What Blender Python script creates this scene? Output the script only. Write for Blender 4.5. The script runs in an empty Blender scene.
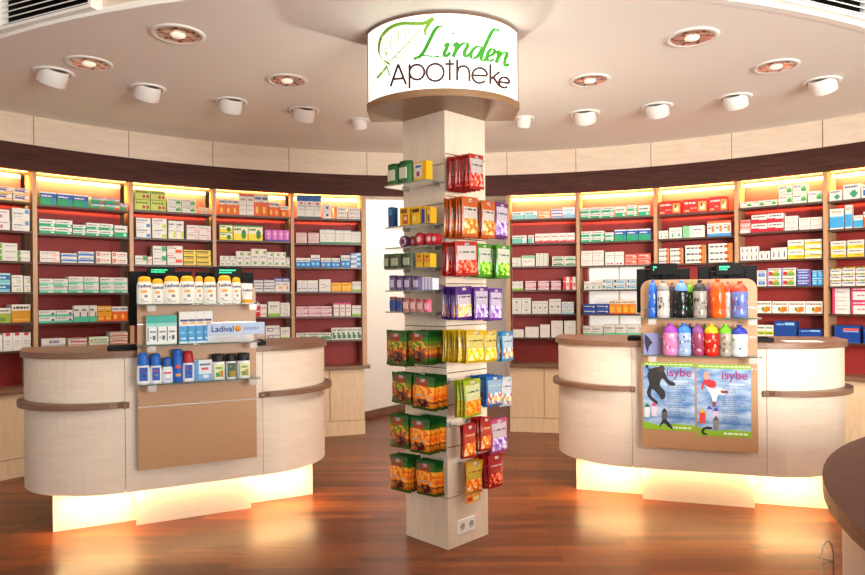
import bpy, math, random
from math import sin, cos, pi, sqrt, atan2, radians
from mathutils import Vector, Matrix
random.seed(4)
sc = bpy.context.scene
COL = sc.collection
F, H, TH = 665.0, 1.5, 0.0085          # focal length in pixels, eye height, roll

# ------------------------------------------------------------------ surveying helpers
def uv(x, y):
    return (x-432.5)-TH*(y-296), (y-296)+TH*(x-432.5)
def on_z(x, y, z):
    u, v = uv(x, y); Y = (H-z)*F/v
    return Vector((u*Y/F, Y, z))
def plane_hit(x, y, o, ang, t=0.0):
    """pixel -> (s, z, Y) on the upright plane through o, direction ang, shifted t towards the room"""
    u, v = uv(x, y); d = (cos(ang), sin(ang)); n = (sin(ang), -cos(ang))
    ox, oy = o[0]+n[0]*t, o[1]+n[1]*t
    k = u/F                      # X = kY ; ox+d0 s = k(oy+d1 s)
    s = (k*oy-ox)/(d[0]-k*d[1]); Y = oy+d[1]*s
    return s, H-v*Y/F, Y

# ------------------------------------------------------------------ materials
MATS = {}
def srgb(c):
    if isinstance(c, str):
        c = [int(c[i:i+2], 16)/255 for i in (0, 2, 4)]
    return tuple(((x/12.92) if x <= .04045 else ((x+.055)/1.055)**2.4) for x in c)+(1,)
def new_mat(name):
    m = bpy.data.materials.new(name); m.use_nodes = True
    return m, m.node_tree, m.node_tree.nodes['Principled BSDF']
def plain(c, rough=.5, metal=0, name=None, spec=.5):
    k = (c, rough, metal, spec)
    if k in MATS: return MATS[k]
    m, nt, b = new_mat(name or 'paint_'+str(c))
    b.inputs['Base Color'].default_value = srgb(c)
    b.inputs['Roughness'].default_value = rough
    b.inputs['Metallic'].default_value = metal
    b.inputs['Specular IOR Level'].default_value = spec
    # slight procedural unevenness of the gloss
    nz = nt.nodes.new('ShaderNodeTexNoise'); nz.inputs['Scale'].default_value = 40
    mr = nt.nodes.new('ShaderNodeMapRange')
    mr.inputs['To Min'].default_value = max(0, rough-.05); mr.inputs['To Max'].default_value = min(1, rough+.05)
    nt.links.new(nz.outputs['Fac'], mr.inputs['Value']); nt.links.new(mr.outputs['Result'], b.inputs['Roughness'])
    MATS[k] = m
    return m
def emis(c, s, name):
    m, nt, b = new_mat(name)
    b.inputs['Base Color'].default_value = srgb(c)
    b.inputs['Emission Color'].default_value = srgb(c)
    b.inputs['Emission Strength'].default_value = s
    return m
def wood(name, c1, c2, scale=(1, 1, 1), rough=.45, nscale=6, detail=6, c3=None, bump=.02):
    m, nt, b = new_mat(name); N = nt.nodes; L = nt.links
    tc = N.new('ShaderNodeTexCoord'); mp = N.new('ShaderNodeMapping'); mp.inputs['Scale'].default_value = scale
    L.new(tc.outputs['Object'], mp.inputs['Vector'])
    nz = N.new('ShaderNodeTexNoise'); nz.inputs['Scale'].default_value = nscale; nz.inputs['Detail'].default_value = detail
    nz.inputs['Roughness'].default_value = .65
    L.new(mp.outputs['Vector'], nz.inputs['Vector'])
    cr = N.new('ShaderNodeValToRGB'); cr.color_ramp.elements[0].position = .3; cr.color_ramp.elements[1].position = .7
    cr.color_ramp.elements[0].color = srgb(c1); cr.color_ramp.elements[1].color = srgb(c2)
    if c3:
        e = cr.color_ramp.elements.new(.5); e.color = srgb(c3)
    L.new(nz.outputs['Fac'], cr.inputs['Fac']); L.new(cr.outputs['Color'], b.inputs['Base Color'])
    b.inputs['Roughness'].default_value = rough
    bp = N.new('ShaderNodeBump'); bp.inputs['Strength'].default_value = bump*10; bp.inputs['Distance'].default_value = .002
    L.new(nz.outputs['Fac'], bp.inputs['Height']); L.new(bp.outputs['Normal'], b.inputs['Normal'])
    return m
def glass(name, c, alpha_rough=.02, tint=.85):
    m, nt, b = new_mat(name)
    b.inputs['Base Color'].default_value = srgb(c)
    b.inputs['Roughness'].default_value = alpha_rough
    b.inputs['Transmission Weight'].default_value = tint
    b.inputs['IOR'].default_value = 1.3
    return m
def floor_mat():
    m, nt, b = new_mat('parquet'); N = nt.nodes; L = nt.links
    tc = N.new('ShaderNodeTexCoord')
    br = N.new('ShaderNodeTexBrick'); br.offset = .37; br.offset_frequency = 2
    br.inputs['Scale'].default_value = 1; br.inputs['Brick Width'].default_value = 1.15; br.inputs['Row Height'].default_value = .075
    br.inputs['Mortar Size'].default_value = .0012; br.inputs['Bias'].default_value = 0
    br.inputs['Color1'].default_value = (0, 0, 0, 1); br.inputs['Color2'].default_value = (1, 1, 1, 1)
    br.inputs['Mortar'].default_value = (.3, .3, .3, 1)
    L.new(tc.outputs['Object'], br.inputs['Vector'])
    mp = N.new('ShaderNodeMapping'); mp.inputs['Scale'].default_value = (1.2, 14, 1)
    L.new(tc.outputs['Object'], mp.inputs['Vector'])
    nz = N.new('ShaderNodeTexNoise'); nz.inputs['Scale'].default_value = 3; nz.inputs['Detail'].default_value = 7
    L.new(mp.outputs['Vector'], nz.inputs['Vector'])
    mx = N.new('ShaderNodeMix'); mx.data_type = 'FLOAT'; mx.inputs[0].default_value = .6
    L.new(br.outputs['Color'], mx.inputs[2]); L.new(nz.outputs['Fac'], mx.inputs[3])
    cr = N.new('ShaderNodeValToRGB'); e = cr.color_ramp.elements
    e[0].position = .15; e[0].color = srgb('431e0b'); e[1].position = .85; e[1].color = srgb('8c4a1e')
    k = e.new(.5); k.color = srgb('683213')
    L.new(mx.outputs[0], cr.inputs['Fac'])
    mm = N.new('ShaderNodeMix'); mm.data_type = 'RGBA'; mm.inputs[7].default_value = srgb('3a1c10')
    L.new(br.outputs['Fac'], mm.inputs[0]); L.new(cr.outputs['Color'], mm.inputs[6])
    L.new(mm.outputs[2], b.inputs['Base Color'])
    b.inputs['Roughness'].default_value = .3; b.inputs['Specular IOR Level'].default_value = .32
    bp = N.new('ShaderNodeBump'); bp.inputs['Strength'].default_value = .12; bp.inputs['Distance'].default_value = .002
    L.new(nz.outputs['Fac'], bp.inputs['Height']); L.new(bp.outputs['Normal'], b.inputs['Normal'])
    return m

M_floor = floor_mat()
M_ceil = plain('f3efe6', .85, name='ceiling_paint')
M_upper = plain('e6dccf', .85, name='upper_ceiling_paint')
M_wall = plain('f0e8de', .8, name='wall_paint')
M_maple = wood('limed_maple', 'd8c3ab', 'e4d2bc', (1, 1, 6), .42, 5, 5, bump=.01)
M_maple_v = wood('maple_upright', 'a9805a', 'b98f68', (6, 6, 1), .42, 5, 5, bump=.01)
M_cab = wood('maple_cabinet', 'd6b792', 'e2c7a4', (6, 6, 1), .42, 5, 5, bump=.01)
M_counter = wood('pale_counter_veneer', 'dac9b5', 'e5d6c3', (1, 1, 7), .38, 5, 6, bump=.01)
M_walnut = wood('dark_walnut_band', '38211a', '53302a', (1.2, 1.2, 14), .6, 3, 7, bump=.02)
M_walnut.node_tree.nodes['Principled BSDF'].inputs['Specular IOR Level'].default_value = .15
M_top = wood('walnut_top', '5c3a2b', '765040', (3, 14, 3), .35, 3, 7, bump=.02)
M_edge = wood('walnut_edge', '6c4a37', '87644c', (2, 2, 20), .4, 3, 7, bump=.02)
M_board = wood('beech_board', 'ab7f58', 'b58a61', (10, 10, 10), .4, 12, 6, bump=.005)
M_red = wood('maroon_back', '97231e', 'a52a22', (4, 4, 4), .55, 4, 4, bump=.005)
M_shelf = wood('dark_shelf', '3c241a', '4b2f22', (2, 2, 8), .35, 5, 5, bump=.01)
M_pillar = wood('pillar_laminate', 'd9c5ad', 'e3d2bd', (5, 5, 1), .42, 5, 5, bump=.005)
M_glass = glass('green_tinted_glass', 'b4cdbf')
M_clear = glass('clear_plastic', 'f2f4f5', .12, .7)
M_black = plain('060607', .5, 0, 'black_plastic', .15)
M_dark = plain('08080a', .55, 0, 'screen_black', .15)
M_chrome = plain('b8b4ae', .25, 1, name='brushed_steel')
M_white = plain('f2efe9', .4, name='white_enamel')
M_reflect = plain('f2eee8', .32, 1, name='lamp_reflector')
M_slot = plain('4a3526', .5, name='slat_slot')

# ------------------------------------------------------------------ mesh builder
class MB:
    def __init__(s): s.v = []; s.f = []; s.m = []; s.mats = []; s.sm = []
    def mi(s, m):
        if m not in s.mats: s.mats.append(m)
        return s.mats.index(m)
    def face(s, pts, m, smooth=False):
        i = len(s.v); s.v += [tuple(p) for p in pts]; s.f.append(tuple(range(i, i+len(pts)))); s.m.append(s.mi(m)); s.sm.append(smooth)
    def grid(s, rows, m, smooth=True, closed=False, flip=False):
        """rows of points; shared vertices"""
        i = len(s.v); nr, nc = len(rows), len(rows[0])
        for r in rows: s.v += [tuple(p) for p in r]
        k = s.mi(m) if not callable(m) else None
        for a in range(nr-1):
            for b in range(nc if closed else nc-1):
                b2 = (b+1) % nc
                q = (i+a*nc+b, i+a*nc+b2, i+(a+1)*nc+b2, i+(a+1)*nc+b)
                s.f.append(q[::-1] if flip else q); s.m.append(k if k is not None else s.mi(m(a, b))); s.sm.append(smooth)
    def box(s, x0, x1, y0, y1, z0, z1, m, bev=0):
        if bev:
            b = bev
            ring = lambda i, z: [(x0+i, y0+b, z), (x0+b, y0+i, z), (x1-b, y0+i, z), (x1-i, y0+b, z), (x1-i, y1-b, z), (x1-b, y1-i, z), (x0+b, y1-i, z), (x0+i, y1-b, z)]
            rs = [ring(b*.6, z0), ring(0, z0+b), ring(0, z1-b), ring(b*.6, z1)]
            for a in range(3):
                for k in range(8):
                    k2 = (k+1) % 8
                    s.face([rs[a][k], rs[a][k2], rs[a+1][k2], rs[a+1][k]], m)
            s.face(rs[3], m); s.face(rs[0][::-1], m)
            return
        p = [(x0, y0, z0), (x1, y0, z0), (x1, y1, z0), (x0, y1, z0), (x0, y0, z1), (x1, y0, z1), (x1, y1, z1), (x0, y1, z1)]
        i = len(s.v); s.v += p; k = s.mi(m)
        for q in ((0, 3, 2, 1), (4, 5, 6, 7), (0, 1, 5, 4), (1, 2, 6, 5), (2, 3, 7, 6), (3, 0, 4, 7)):
            s.f.append(tuple(i+a for a in q)); s.m.append(k); s.sm.append(False)
    def prism(s, out, z0, z1, m, mtop=None, smooth=False):
        n = len(out)
        i = len(s.v); s.v += [(x, y, z0) for x, y in out]+[(x, y, z1) for x, y in out]; k = s.mi(m)
        for a in range(n):
            b = (a+1) % n; s.f.append((i+a, i+b, i+n+b, i+n+a)); s.m.append(k); s.sm.append(smooth)
        s.face([(x, y, z1) for x, y in out], mtop or m); s.face([(x, y, z0) for x, y in out][::-1], m)
    def lathe(s, prof, m, n=20, c=(0, 0, 0), M=None, cap=True):
        rows = []
        for r, z in prof:
            row = []
            for k in range(n):
                a = 2*pi*k/n; p = Vector((r*cos(a), r*sin(a), z))
                if M: p = M @ p
                row.append(p+Vector(c))
            rows.append(row)
        s.grid(rows, m, True, True)
        if cap:
            if prof[0][0] > 1e-4: s.face(rows[0][::-1], m if not callable(m) else m(0, 0))
            if prof[-1][0] > 1e-4: s.face(rows[-1], m if not callable(m) else m(len(prof)-2, 0))
    def tube(s, pts, r, m, n=8, closed=False):
        pts = [Vector(p) for p in pts]; rows = []; N_ = len(pts); up = None
        for i, p in enumerate(pts):
            if closed: t = pts[(i+1) % N_]-pts[i-1]
            else: t = pts[min(i+1, N_-1)]-pts[max(i-1, 0)]
            t.normalize()
            if up is None: up = Vector((0, 0, 1)) if abs(t.z) < .9 else Vector((1, 0, 0))
            a = t.cross(up).normalized(); b = a.cross(t).normalized(); up = b
            rows.append([p+a*r*cos(2*pi*k/n)+b*r*sin(2*pi*k/n) for k in range(n)])
        if closed: rows.append(rows[0])
        s.grid(rows, m, True, True)
        if not closed: s.face(rows[0][::-1], m); s.face(rows[-1], m)
    def rot(s, M):
        s.v = [tuple(M @ Vector(p)) for p in s.v]; return s
    def mesh(s, name):
        me = bpy.data.meshes.new(name); me.from_pydata(s.v, [], s.f)
        for m in s.mats: me.materials.append(m)
        me.polygons.foreach_set('material_index', s.m); me.polygons.foreach_set('use_smooth', s.sm)
        me.update(); return me
    def build(s, name, parent=None, loc=(0, 0, 0), rz=0):
        return link(name, s.mesh(name), parent, loc, rz)
def link(name, data, parent=None, loc=(0, 0, 0), rz=0):
    o = bpy.data.objects.new(name, data); COL.objects.link(o)
    o.location = loc; o.rotation_euler = (0, 0, rz)
    if parent: o.parent = parent
    return o
LABELS = set()
def tag(o, label, cat, group=None, kind=None):
    o['label'] = label; o['category'] = cat
    if group: o['group'] = group
    if kind: o['kind'] = kind
    if label in LABELS and not group: print('DUP LABEL', label)
    LABELS.add(label)
    n = len(label.split())
    if n < 4 or n > 16: print('LABEL LEN', n, label)
    return o
def thing(name, label, cat, loc=(0, 0, 0), rz=0, group=None):
    return tag(link(name, None, None, loc, rz), label, cat, group)
def struct(mb, name, parent=None, loc=(0, 0, 0), rz=0):
    o = mb.build(name, parent, loc, rz); o['kind'] = 'structure'; return o
def text_mb(txt, size, m, M, depth=.0006, shear=0, bold=0):
    """lettering in mesh form; M places the text plane"""
    cu = bpy.data.curves.new('lettering', 'FONT'); cu.body = txt; cu.size = size; cu.extrude = depth; cu.shear = shear
    cu.align_x = 'CENTER'; cu.offset = bold; cu.resolution_u = 3
    ob = bpy.data.objects.new('lettering', cu); COL.objects.link(ob)
    dg = bpy.context.evaluated_depsgraph_get(); me = ob.evaluated_get(dg).to_mesh()
    mb = MB(); k = mb.mi(m)
    mb.v = [tuple(M @ v.co) for v in me.vertices]
    for p in me.polygons: mb.f.append(tuple(p.vertices)); mb.m.append(k); mb.sm.append(False)
    ob.evaluated_get(dg).to_mesh_clear(); bpy.data.objects.remove(ob); bpy.data.curves.remove(cu)
    return mb
UP = Matrix.Rotation(pi/2, 4, 'X')      # text lying in xy -> standing, facing -y

# ------------------------------------------------------------------ camera and light
cam_d = bpy.data.cameras.new('camera'); cam = bpy.data.objects.new('camera', cam_d); COL.objects.link(cam)
cam_d.sensor_width = 36; cam_d.lens = F/865*36; cam_d.shift_y = 8.5/865; cam_d.clip_start = .02
cam.matrix_world = Matrix.Translation((0, 0, H)) @ Matrix.Rotation(TH, 4, 'Y') @ Matrix.Rotation(pi/2, 4, 'X')
sc.camera = cam
sc.view_settings.view_transform = 'Standard'; sc.view_settings.look = 'None'; sc.view_settings.gamma = 1
sc.view_settings.use_curve_mapping = False; sc.view_settings.exposure = 0.0
sc.cycles.use_denoising = True
sc.cycles.max_bounces = 8; sc.cycles.sample_clamp_indirect = 8
w = bpy.data.worlds.new('daylight'); sc.world = w; w.use_nodes = True
w.node_tree.nodes['Background'].inputs[0].default_value = (.85, .92, 1, 1); w.node_tree.nodes['Background'].inputs[1].default_value = 1.1
def area(name, loc, aim, sx, sy, power, col, spread=180):
    l = bpy.data.lights.new(name, 'AREA'); l.shape = 'RECTANGLE'; l.size = sx; l.size_y = sy; l.energy = power; l.color = col
    l.spread = radians(spread)
    o = bpy.data.objects.new(name, l); COL.objects.link(o); o.location = loc
    d = Vector(aim)-Vector(loc); o.rotation_euler = d.to_track_quat('-Z', 'Y').to_euler()
    return o
def spot(name, loc, aim, power, col, ang=80, r=.04):
    l = bpy.data.lights.new(name, 'SPOT'); l.energy = power; l.color = col; l.spot_size = radians(ang); l.spot_blend = .6; l.shadow_soft_size = r
    o = bpy.data.objects.new(name, l); COL.objects.link(o); o.location = loc
    d = Vector(aim)-Vector(loc); o.rotation_euler = d.to_track_quat('-Z', 'Y').to_euler()
    return o

# ------------------------------------------------------------------ the room
CX, CY, R = .245, 2.43, 4.90            # centre and radius of the curved shelf wall
ZC = 3.07                               # ceiling
def arc(r, a0, a1, n, c=(CX, CY)):
    return [(c[0]+r*cos(a0+(a1-a0)*i/n), c[1]+r*sin(a0+(a1-a0)*i/n)) for i in range(n+1)]
def band(name, r0, r1, z0, z1, m, a0=pi, a1=0, n=72):
    mb = MB(); o, i = arc(r1, a0, a1, n), arc(r0, a0, a1, n)
    mb.prism(i+o[::-1], z0, z1, m)
    return struct(mb, name)
mb = MB(); mb.box(-5.6, 6, -3, 10.5, -.05, 0, M_floor); struct(mb, 'floor')
# lower ceiling with bowed front edge, and the higher ceiling over the camera
ed = [(x, 8.97-sqrt(5.6**2-(x-.05)**2)) for x in [-5.5+i*.25 for i in range(45)]]
ed = [p for p in ed if -5.6 < p[0] < 5.7]
mb = MB(); mb.prism([(ed[0][0], ed[0][1])]+ed[1:]+[(6, ed[-1][1]), (6, 10.5), (-5.6, 10.5), (-5.6, ed[0][1])], ZC, ZC+.05, M_ceil); struct(mb, 'ceiling')
mb = MB()
for a, b in zip(ed[:-1], ed[1:]):
    mb.prism([(a[0], a[1]), (b[0], b[1]), (b[0], b[1]+.05), (a[0], a[1]+.05)], ZC+.05, 3.75, M_maple)
struct(mb, 'wall_ceiling_step')
mb = MB()
for a, b in zip(ed[:-1], ed[1:]):
    mb.prism([(a[0], a[1]-.035), (b[0], b[1]-.035), (b[0], b[1]+.02), (a[0], a[1]+.02)], ZC-.003, ZC+.02, M_ceil)
struct(mb, 'trim_1')
mb = MB(); mb.box(-5.6, 6, -3, 5.5, 3.75, 3.8, M_upper); struct(mb, 'ceiling_upper')
mb = MB(); mb.box(-5.65, -5.6, -3, 10.5, 0, 3.8, M_wall); struct(mb, 'wall_left')
mb = MB(); mb.box(6, 6.05, -3, 10.5, 0, 3.8, M_wall); struct(mb, 'wall_right')
mb = MB(); mb.box(-5.6, 6, 10.5, 10.55, 0, 3.8, M_wall); struct(mb, 'wall_back')
# fascia above the shelves: pale panels over a dark wood band
SEAM_PX = [-52, 35.5, 132, 215, 293, 364]
def ray_ang(px, r):
    u = (px-432.5)/F
    # |(uY-CX, Y-CY)| = r
    a = 1+u*u; b = -2*(u*CX+CY); c = CX*CX+CY*CY-r*r
    Y = (-b+sqrt(b*b-4*a*c))/(2*a)
    return atan2(Y-CY, u*Y-CX)
band('wall_fascia', R, R+.06, 2.82, ZC, M_maple)
band('trim_2', R-.008, R+.06, 2.60, 2.82, M_walnut)
band('trim_3', R+.05, R+.42, 2.615, 2.64, M_maple)
seams = MB()
for px in [35, 130, 214, 290, 368, 433, 508, 577, 652, 733, 824]:
    a = ray_ang(px, R); d = .003/R
    seams.prism([(CX+(R-.002)*cos(a+k), CY+(R-.002)*sin(a+k)) for k in (-d, d)]+[(CX+(R+.01)*cos(a+k), CY+(R+.01)*sin(a+k)) for k in (d, -d)], 2.822, ZC-.002, M_edge)
struct(seams, 'trim_4')

# passage between the two shelf walls
mb = MB()
mb.prism([(-.98, 8.0), (.72, 10.35), (.68, 10.38), (-1.02, 8.02)], 0, ZC, M_wall)
mb.prism([(-1.02, 7.62), (-.98, 7.62), (-.98, 8.0), (-1.02, 8.02)], 0, ZC, M_wall)
struct(mb, 'wall_passage')
mb = MB(); mb.prism([(-.966, 7.99), (.734, 10.34), (.72, 10.35), (-.98, 8.0)], 0, .085, M_edge); struct(mb, 'baseboard_passage')
mb = MB(); mb.box(1.12, 1.2, 7.6, 10.3, 0, ZC, M_wall); struct(mb, 'wall_passage_right')

# ------------------------------------------------------------------ shelf bays
RS = R+.03
SHELF_W = 21
BAYS = []
def bay_pt(px, r=RS):
    a = ray_ang(px, r); return Vector((CX+r*cos(a), CY+r*sin(a), 0))
BDEF = [
 ('far left bay', -60, 35.5, 15, [201, 230.5, 261, 292, 322.6, 351]),
 ('second bay from left', 35.5, 132, 85, [207.5, 235.3, 263, 292.6, 322, 350]),
 ('third bay from left', 132, 215, 175, [212, 238.8, 265, 291, 317, 343]),
 ('fourth bay from left', 215, 293, 255, [215.7, 240.6, 266, 291.7, 317, 341]),
 ('bay left of passage', 293, 364, 329, [218.5, 243.3, 267.3, 291.6, 316.4, 340.2]),
 ('bay right of passage', 509, 578.5, 543, [218.5, 242.7, 266, 290, 314, 337.7]),
 ('window bay', 578.5, 656, 617, [217, 241, 265, 289.5, 314, 337.5]),
 ('third bay from right', 656, 737, 695, [212.5, 237.3, 263, 289, 315, 340]),
 ('second bay from right', 737, 826, 780, [204.8, 231, 259.3, 286, 313.3, 339.5]),
 ('far right bay', 826, 925, 847, [199.5, 228.5, 257, 286, 314, 343]),
]
for bi, (bn, x0, x1, xc, ys) in enumerate(BDEF):
    p0, p1 = bay_pt(x0), bay_pt(x1); d = p1-p0; ang = atan2(d.y, d.x); L = d.length
    t = thing('wall_shelf_unit', 'maroon-backed curved wall shelving stacked with medicines, %s' % bn, 'shelf', p0, ang, 'wall shelving bays')
    zs = []
    for y in ys:
        s, z, Y = plane_hit(xc, y, p0, ang, 0); zs.append(z)
    BAYS.append(dict(name=bn, p0=p0, ang=ang, L=L, zs=zs, t=t))
    up = MB(); up.box(-.017, .017, -.004, .27, .75, 2.61, M_maple_v); up.build('upright', t)
    if bi in (4, 9):
        up = MB(); up.box(L-.02, L+.03, -.004, .27, .75, 2.61, M_maple_v); up.build('upright', t)
    bk = MB()
    if bn == 'window bay':
        sa, za, _ = plane_hit(589, 268, p0, ang, -.245); sb, zb, _ = plane_hit(645, 336, p0, ang, -.245)
        WIN = (sa, sb, zb, za)
        bk.box(.02, sa, .25, .27, .75, 2.60, M_red); bk.box(sb, L-.02, .25, .27, .75, 2.60, M_red)
        bk.box(sa, sb, .25, .27, .75, zb, M_red); bk.box(sa, sb, .25, .27, za, 2.60, M_red)
    else:
        bk.box(.02, L-.02, .25, .27, .75, 2.60, M_red)
    bk.build('back_panel', t)
    cv = MB(); cv.box(.02, L-.02, .243, .25, 2.565, 2.60, M_cab); cv.build('pale_glow_strip', t)  # pale strip added so the lamp glow on the back reads near white
    for k, z in enumerate(zs):
        if k == 5 and bn in (): continue
        sh = MB(); sh.box(.02, L-.02, 0, .238, z-.018, z, M_shelf)
        sh.build('shelf_board', t)
    # cabinet below
    c = thing('base_cabinet', 'pale maple two-door base cabinet under the shelves, %s' % bn, 'cabinet', p0, ang, 'base cabinets')
    cb = MB(); cb.box(.0, L, .02, .36, .10, .715, M_cab); cb.build('carcass', c)
    cb = MB(); cb.box(.0, L, -.004, .3, 0, .155, M_cab); cb.build('plinth', c)
    for k in range(2):
        w_ = L/2
        dd = MB(); dd.box(k*w_+.004, (k+1)*w_-.004, 0, .018, .16, .71, M_cab, .002); dd.build('door', c)
    lt = MB(); lt.box(.03, L-.03, .06, .075, 2.600, 2.612, emis('ffb45a', 14, 'warm_strip_light') if bi == 0 else MATS['strip'])
    if bi == 0: MATS['strip'] = lt.mats[0]
    tag(lt.build('light_strip', None, p0, ang), 'glowing warm light strip under the dark fascia, %s' % bn, 'light', 'shelf light strips')
    mid = p0+d*.5; n = Vector((sin(ang), -cos(ang), 0))
    area('shelf_lamp', mid-n*.165+Vector((0, 0, 2.595)), mid-n*.25+Vector((0, 0, 2.42)), L*.95, .03, SHELF_W*L, (1, .60, .20))
# worktop ledges following each shelf wall
for nm, ids, lab in (('left', range(0, 5), 'long walnut ledge along the base cabinets left of the passage'), ('right', range(5, 10), 'long walnut ledge along the base cabinets right of the passage')):
    pts = [BAYS[i]['p0'] for i in ids]; b = BAYS[ids[-1]]
    pts.append(b['p0']+Vector((cos(b['ang']), sin(b['ang']), 0))*b['L'])
    inn = []; out = []
    for p in pts:
        q = Vector((p.x-CX, p.y-CY, 0)).normalized()
        inn.append((p.x-q.x*.035, p.y-q.y*.035)); out.append((p.x+q.x*.36, p.y+q.y*.36))
    if nm == 'left': # overhang toward the passage
        e = Vector((cos(b['ang']), sin(b['ang'])))*.06; inn[-1] = (inn[-1][0]+e.x, inn[-1][1]+e.y); out[-1] = (out[-1][0]+e.x, out[-1][1]+e.y)
    mb = MB(); mb.prism(inn+out[::-1], .716, .75, M_edge)
    tag(mb.build('wooden_ledge'), lab, 'ledge')
# bright window pane to the back room
b = BAYS[6]
mb = MB(); mb.box(WIN[0], WIN[1], .262, .268, WIN[2], WIN[3], emis('f4efe6', .45, 'window_light'))
t = mb.build('window_1', None, b['p0'], b['ang']); t['kind'] = 'structure'
mb = MB(); 
mb.box(WIN[0]-.015, WIN[0], .25, .272, WIN[2], WIN[3], M_white); mb.box(WIN[1], WIN[1]+.015, .25, .272, WIN[2], WIN[3], M_white)
mb.box((WIN[0]*.45+WIN[1]*.55)-.008, (WIN[0]*.45+WIN[1]*.55)+.008, .255, .272, WIN[2], WIN[3], plain('d8c8b4', .5))
mb.build('window_frame', t)

# ------------------------------------------------------------------ ceiling lamps
def gimbal(px, py, aim, lab, r=.10, h=.08, tilt=33, grp=None, power=0):
    p = on_z(px, py, ZC)
    t = thing('ceiling_spotlight', lab, 'lamp', (p.x, p.y, ZC), 0, grp)
    mb = MB(); mb.lathe([(r*.9, -.001), (r*1.28, -.001), (r*1.28, -.010), (r*1.0, -.013), (r*.98, -.002)], M_white, 28, cap=False); mb.build('trim_ring', t)
    d = Vector((aim[0]-p.x, aim[1]-p.y, 0)).normalized(); ax = Vector((-d.y, d.x, 0))
    Mx = Matrix.Rotation(radians(-tilt), 4, ax)
    mb = MB(); mb.lathe([(r*.93, .03), (r*.93, -h), (r*.88, -h-.004), (r*.84, -h), (r*.5, -h+.05), (.0, -h+.055)], M_white, 28, M=Mx, cap=False); mb.build('housing', t)
    mb = MB(); mb.lathe([(0, -h+.052), (r*.5, -h+.048), (r*.49, -h+.046)], MATS['bulb'], 20, M=Mx, cap=False); mb.build('bulb', t)
    mb = MB(); mb.lathe([(r*.95, -.0015), (r*.955, -.012)], M_black, 28, cap=False); mb.build('gap_ring', t)
    if power:
        v = Mx @ Vector((0, 0, -1)); s = Vector((p.x, p.y, ZC))+v*(h+.02)
        spot('spot_beam', s, s+v, power, (1, .92, .80), 95)
def recessed(px, py, lab, r=.115, power=0):
    p = on_z(px, py, ZC)
    t = thing('ceiling_downlight', lab, 'lamp', (p.x, p.y, ZC), 0, None)
    mb = MB(); mb.lathe([(r, -.001), (r*1.27, -.001), (r*1.25, -.008), (r*1.03, -.010), (r*1.0, -.001)], M_white, 32, cap=False); mb.build('trim_ring', t)
    mb = MB()
    facet = lambda a, k: (M_reflect if (a+k) % 4 else MATS['copper'])
    mb.lathe([(r, -.006), (r*.86, -.012), (r*.6, -.009), (r*.4, -.006), (r*.36, -.0055)], facet, 26, cap=False); mb.build('reflector', t)
    mb = MB(); mb.lathe([(r*.36, -.006), (r*.30, -.016), (.0, -.02)], MATS['bulb'], 20, cap=False); mb.build('bulb', t)
    if power: spot('spot_beam', (p.x, p.y, ZC-.05), (p.x, p.y+.1, 0), power, (1, .90, .77), 110)
MATS['bulb'] = emis('fff2dc', .45, 'lamp_bulb'); MATS['copper'] = plain('a08470', .3, 1)
SPOT_W = 36
G = [(54, 72, 'far left'), (148, 88, 'second from left'), (231, 101, 'third from left'), (304, 110, 'fourth from left, left of the sign'),
     (585, 113, 'first right of the sign'), (657, 106, 'second right of the sign'), (735, 97, 'third right of the sign'), (822, 81, 'far right')]
for px, py, nm in G:
    q = on_z(px, py, ZC); a = atan2(q.y-CY, q.x-CX)
    gimbal(px, py, (CX+8*cos(a), CY+8*sin(a)), 'white swivelling ceiling spotlight tube, %s' % nm, power=SPOT_W)
for px, py, nm in [(89, 63, 'copper-toned round recessed downlight, far left of the ceiling'), (178, 34, 'large round recessed downlight near the left ceiling edge'),
                   (287, 80, 'round recessed downlight left of the illuminated sign'), (590, 80, 'round recessed downlight right of the illuminated sign'),
                   (692, 37, 'large round recessed downlight near the right ceiling edge'), (776, 66, 'copper-toned round recessed downlight, far right of the ceiling')]:
    recessed(px, py, nm, .118 if py > 40 else .125, power=45 if px < 430 else 120)
for px, py, nm in [(359, 120, 'small white spotlight peeking out left of the sign'), (524, 118, 'small white spotlight peeking out right of the sign')]:
    gimbal(px, py, (CX, 12), nm, r=.07, h=.07, power=20)

# vents in the ceiling step
for x0, x1, lab in ((5, 100, 'white slatted air vent above the left ceiling edge'), (768, 848, 'white slatted air vent above the right ceiling edge')):
    a = on_z(x0, 35 if x0 < 400 else 15, ZC); b = on_z(x1, 14 if x0 < 400 else 35, ZC)
    yy = lambda x: 8.97-sqrt(5.6**2-(x-.05)**2)
    A = Vector((a.x, yy(a.x), 0)); B = Vector((b.x, yy(b.x), 0)); d = B-A; ang = atan2(d.y, d.x); L = d.length
    t = thing('air_vent', lab, 'vent', (A.x, A.y, ZC+.021), ang)
    mb = MB(); fw = .02; hh = .26
    off = -.075
    mb.box(0, L, off, off+.1, 0, fw, M_white); mb.box(0, L, off, off+.1, hh-fw, hh, M_white)
    mb.box(0, fw, off, off+.1, fw, hh-fw, M_white); mb.box(L-fw, L, off, off+.1, fw, hh-fw, M_white); mb.build('frame', t)
    mb = MB(); mb.box(fw, L-fw, off+.05, off+.06, fw, hh-fw, M_black); mb.build('backing', t)
    for k in range(6):
        z = .04+k*.034
        mb = MB(); mb.face([(fw, off+.006, z-.006), (L-fw, off+.006, z-.006), (L-fw, off+.04, z+.014), (fw, off+.04, z+.014)], M_white)
        mb.face([(fw, off+.006, z-.012), (fw, off+.04, z+.008), (L-fw, off+.04, z+.008), (L-fw, off+.006, z-.012)], M_white)
        mb.face([(fw, off+.006, z-.012), (L-fw, off+.006, z-.012), (L-fw, off+.006, z-.006), (fw, off+.006, z-.006)], M_white); mb.build('slat', t)
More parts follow.
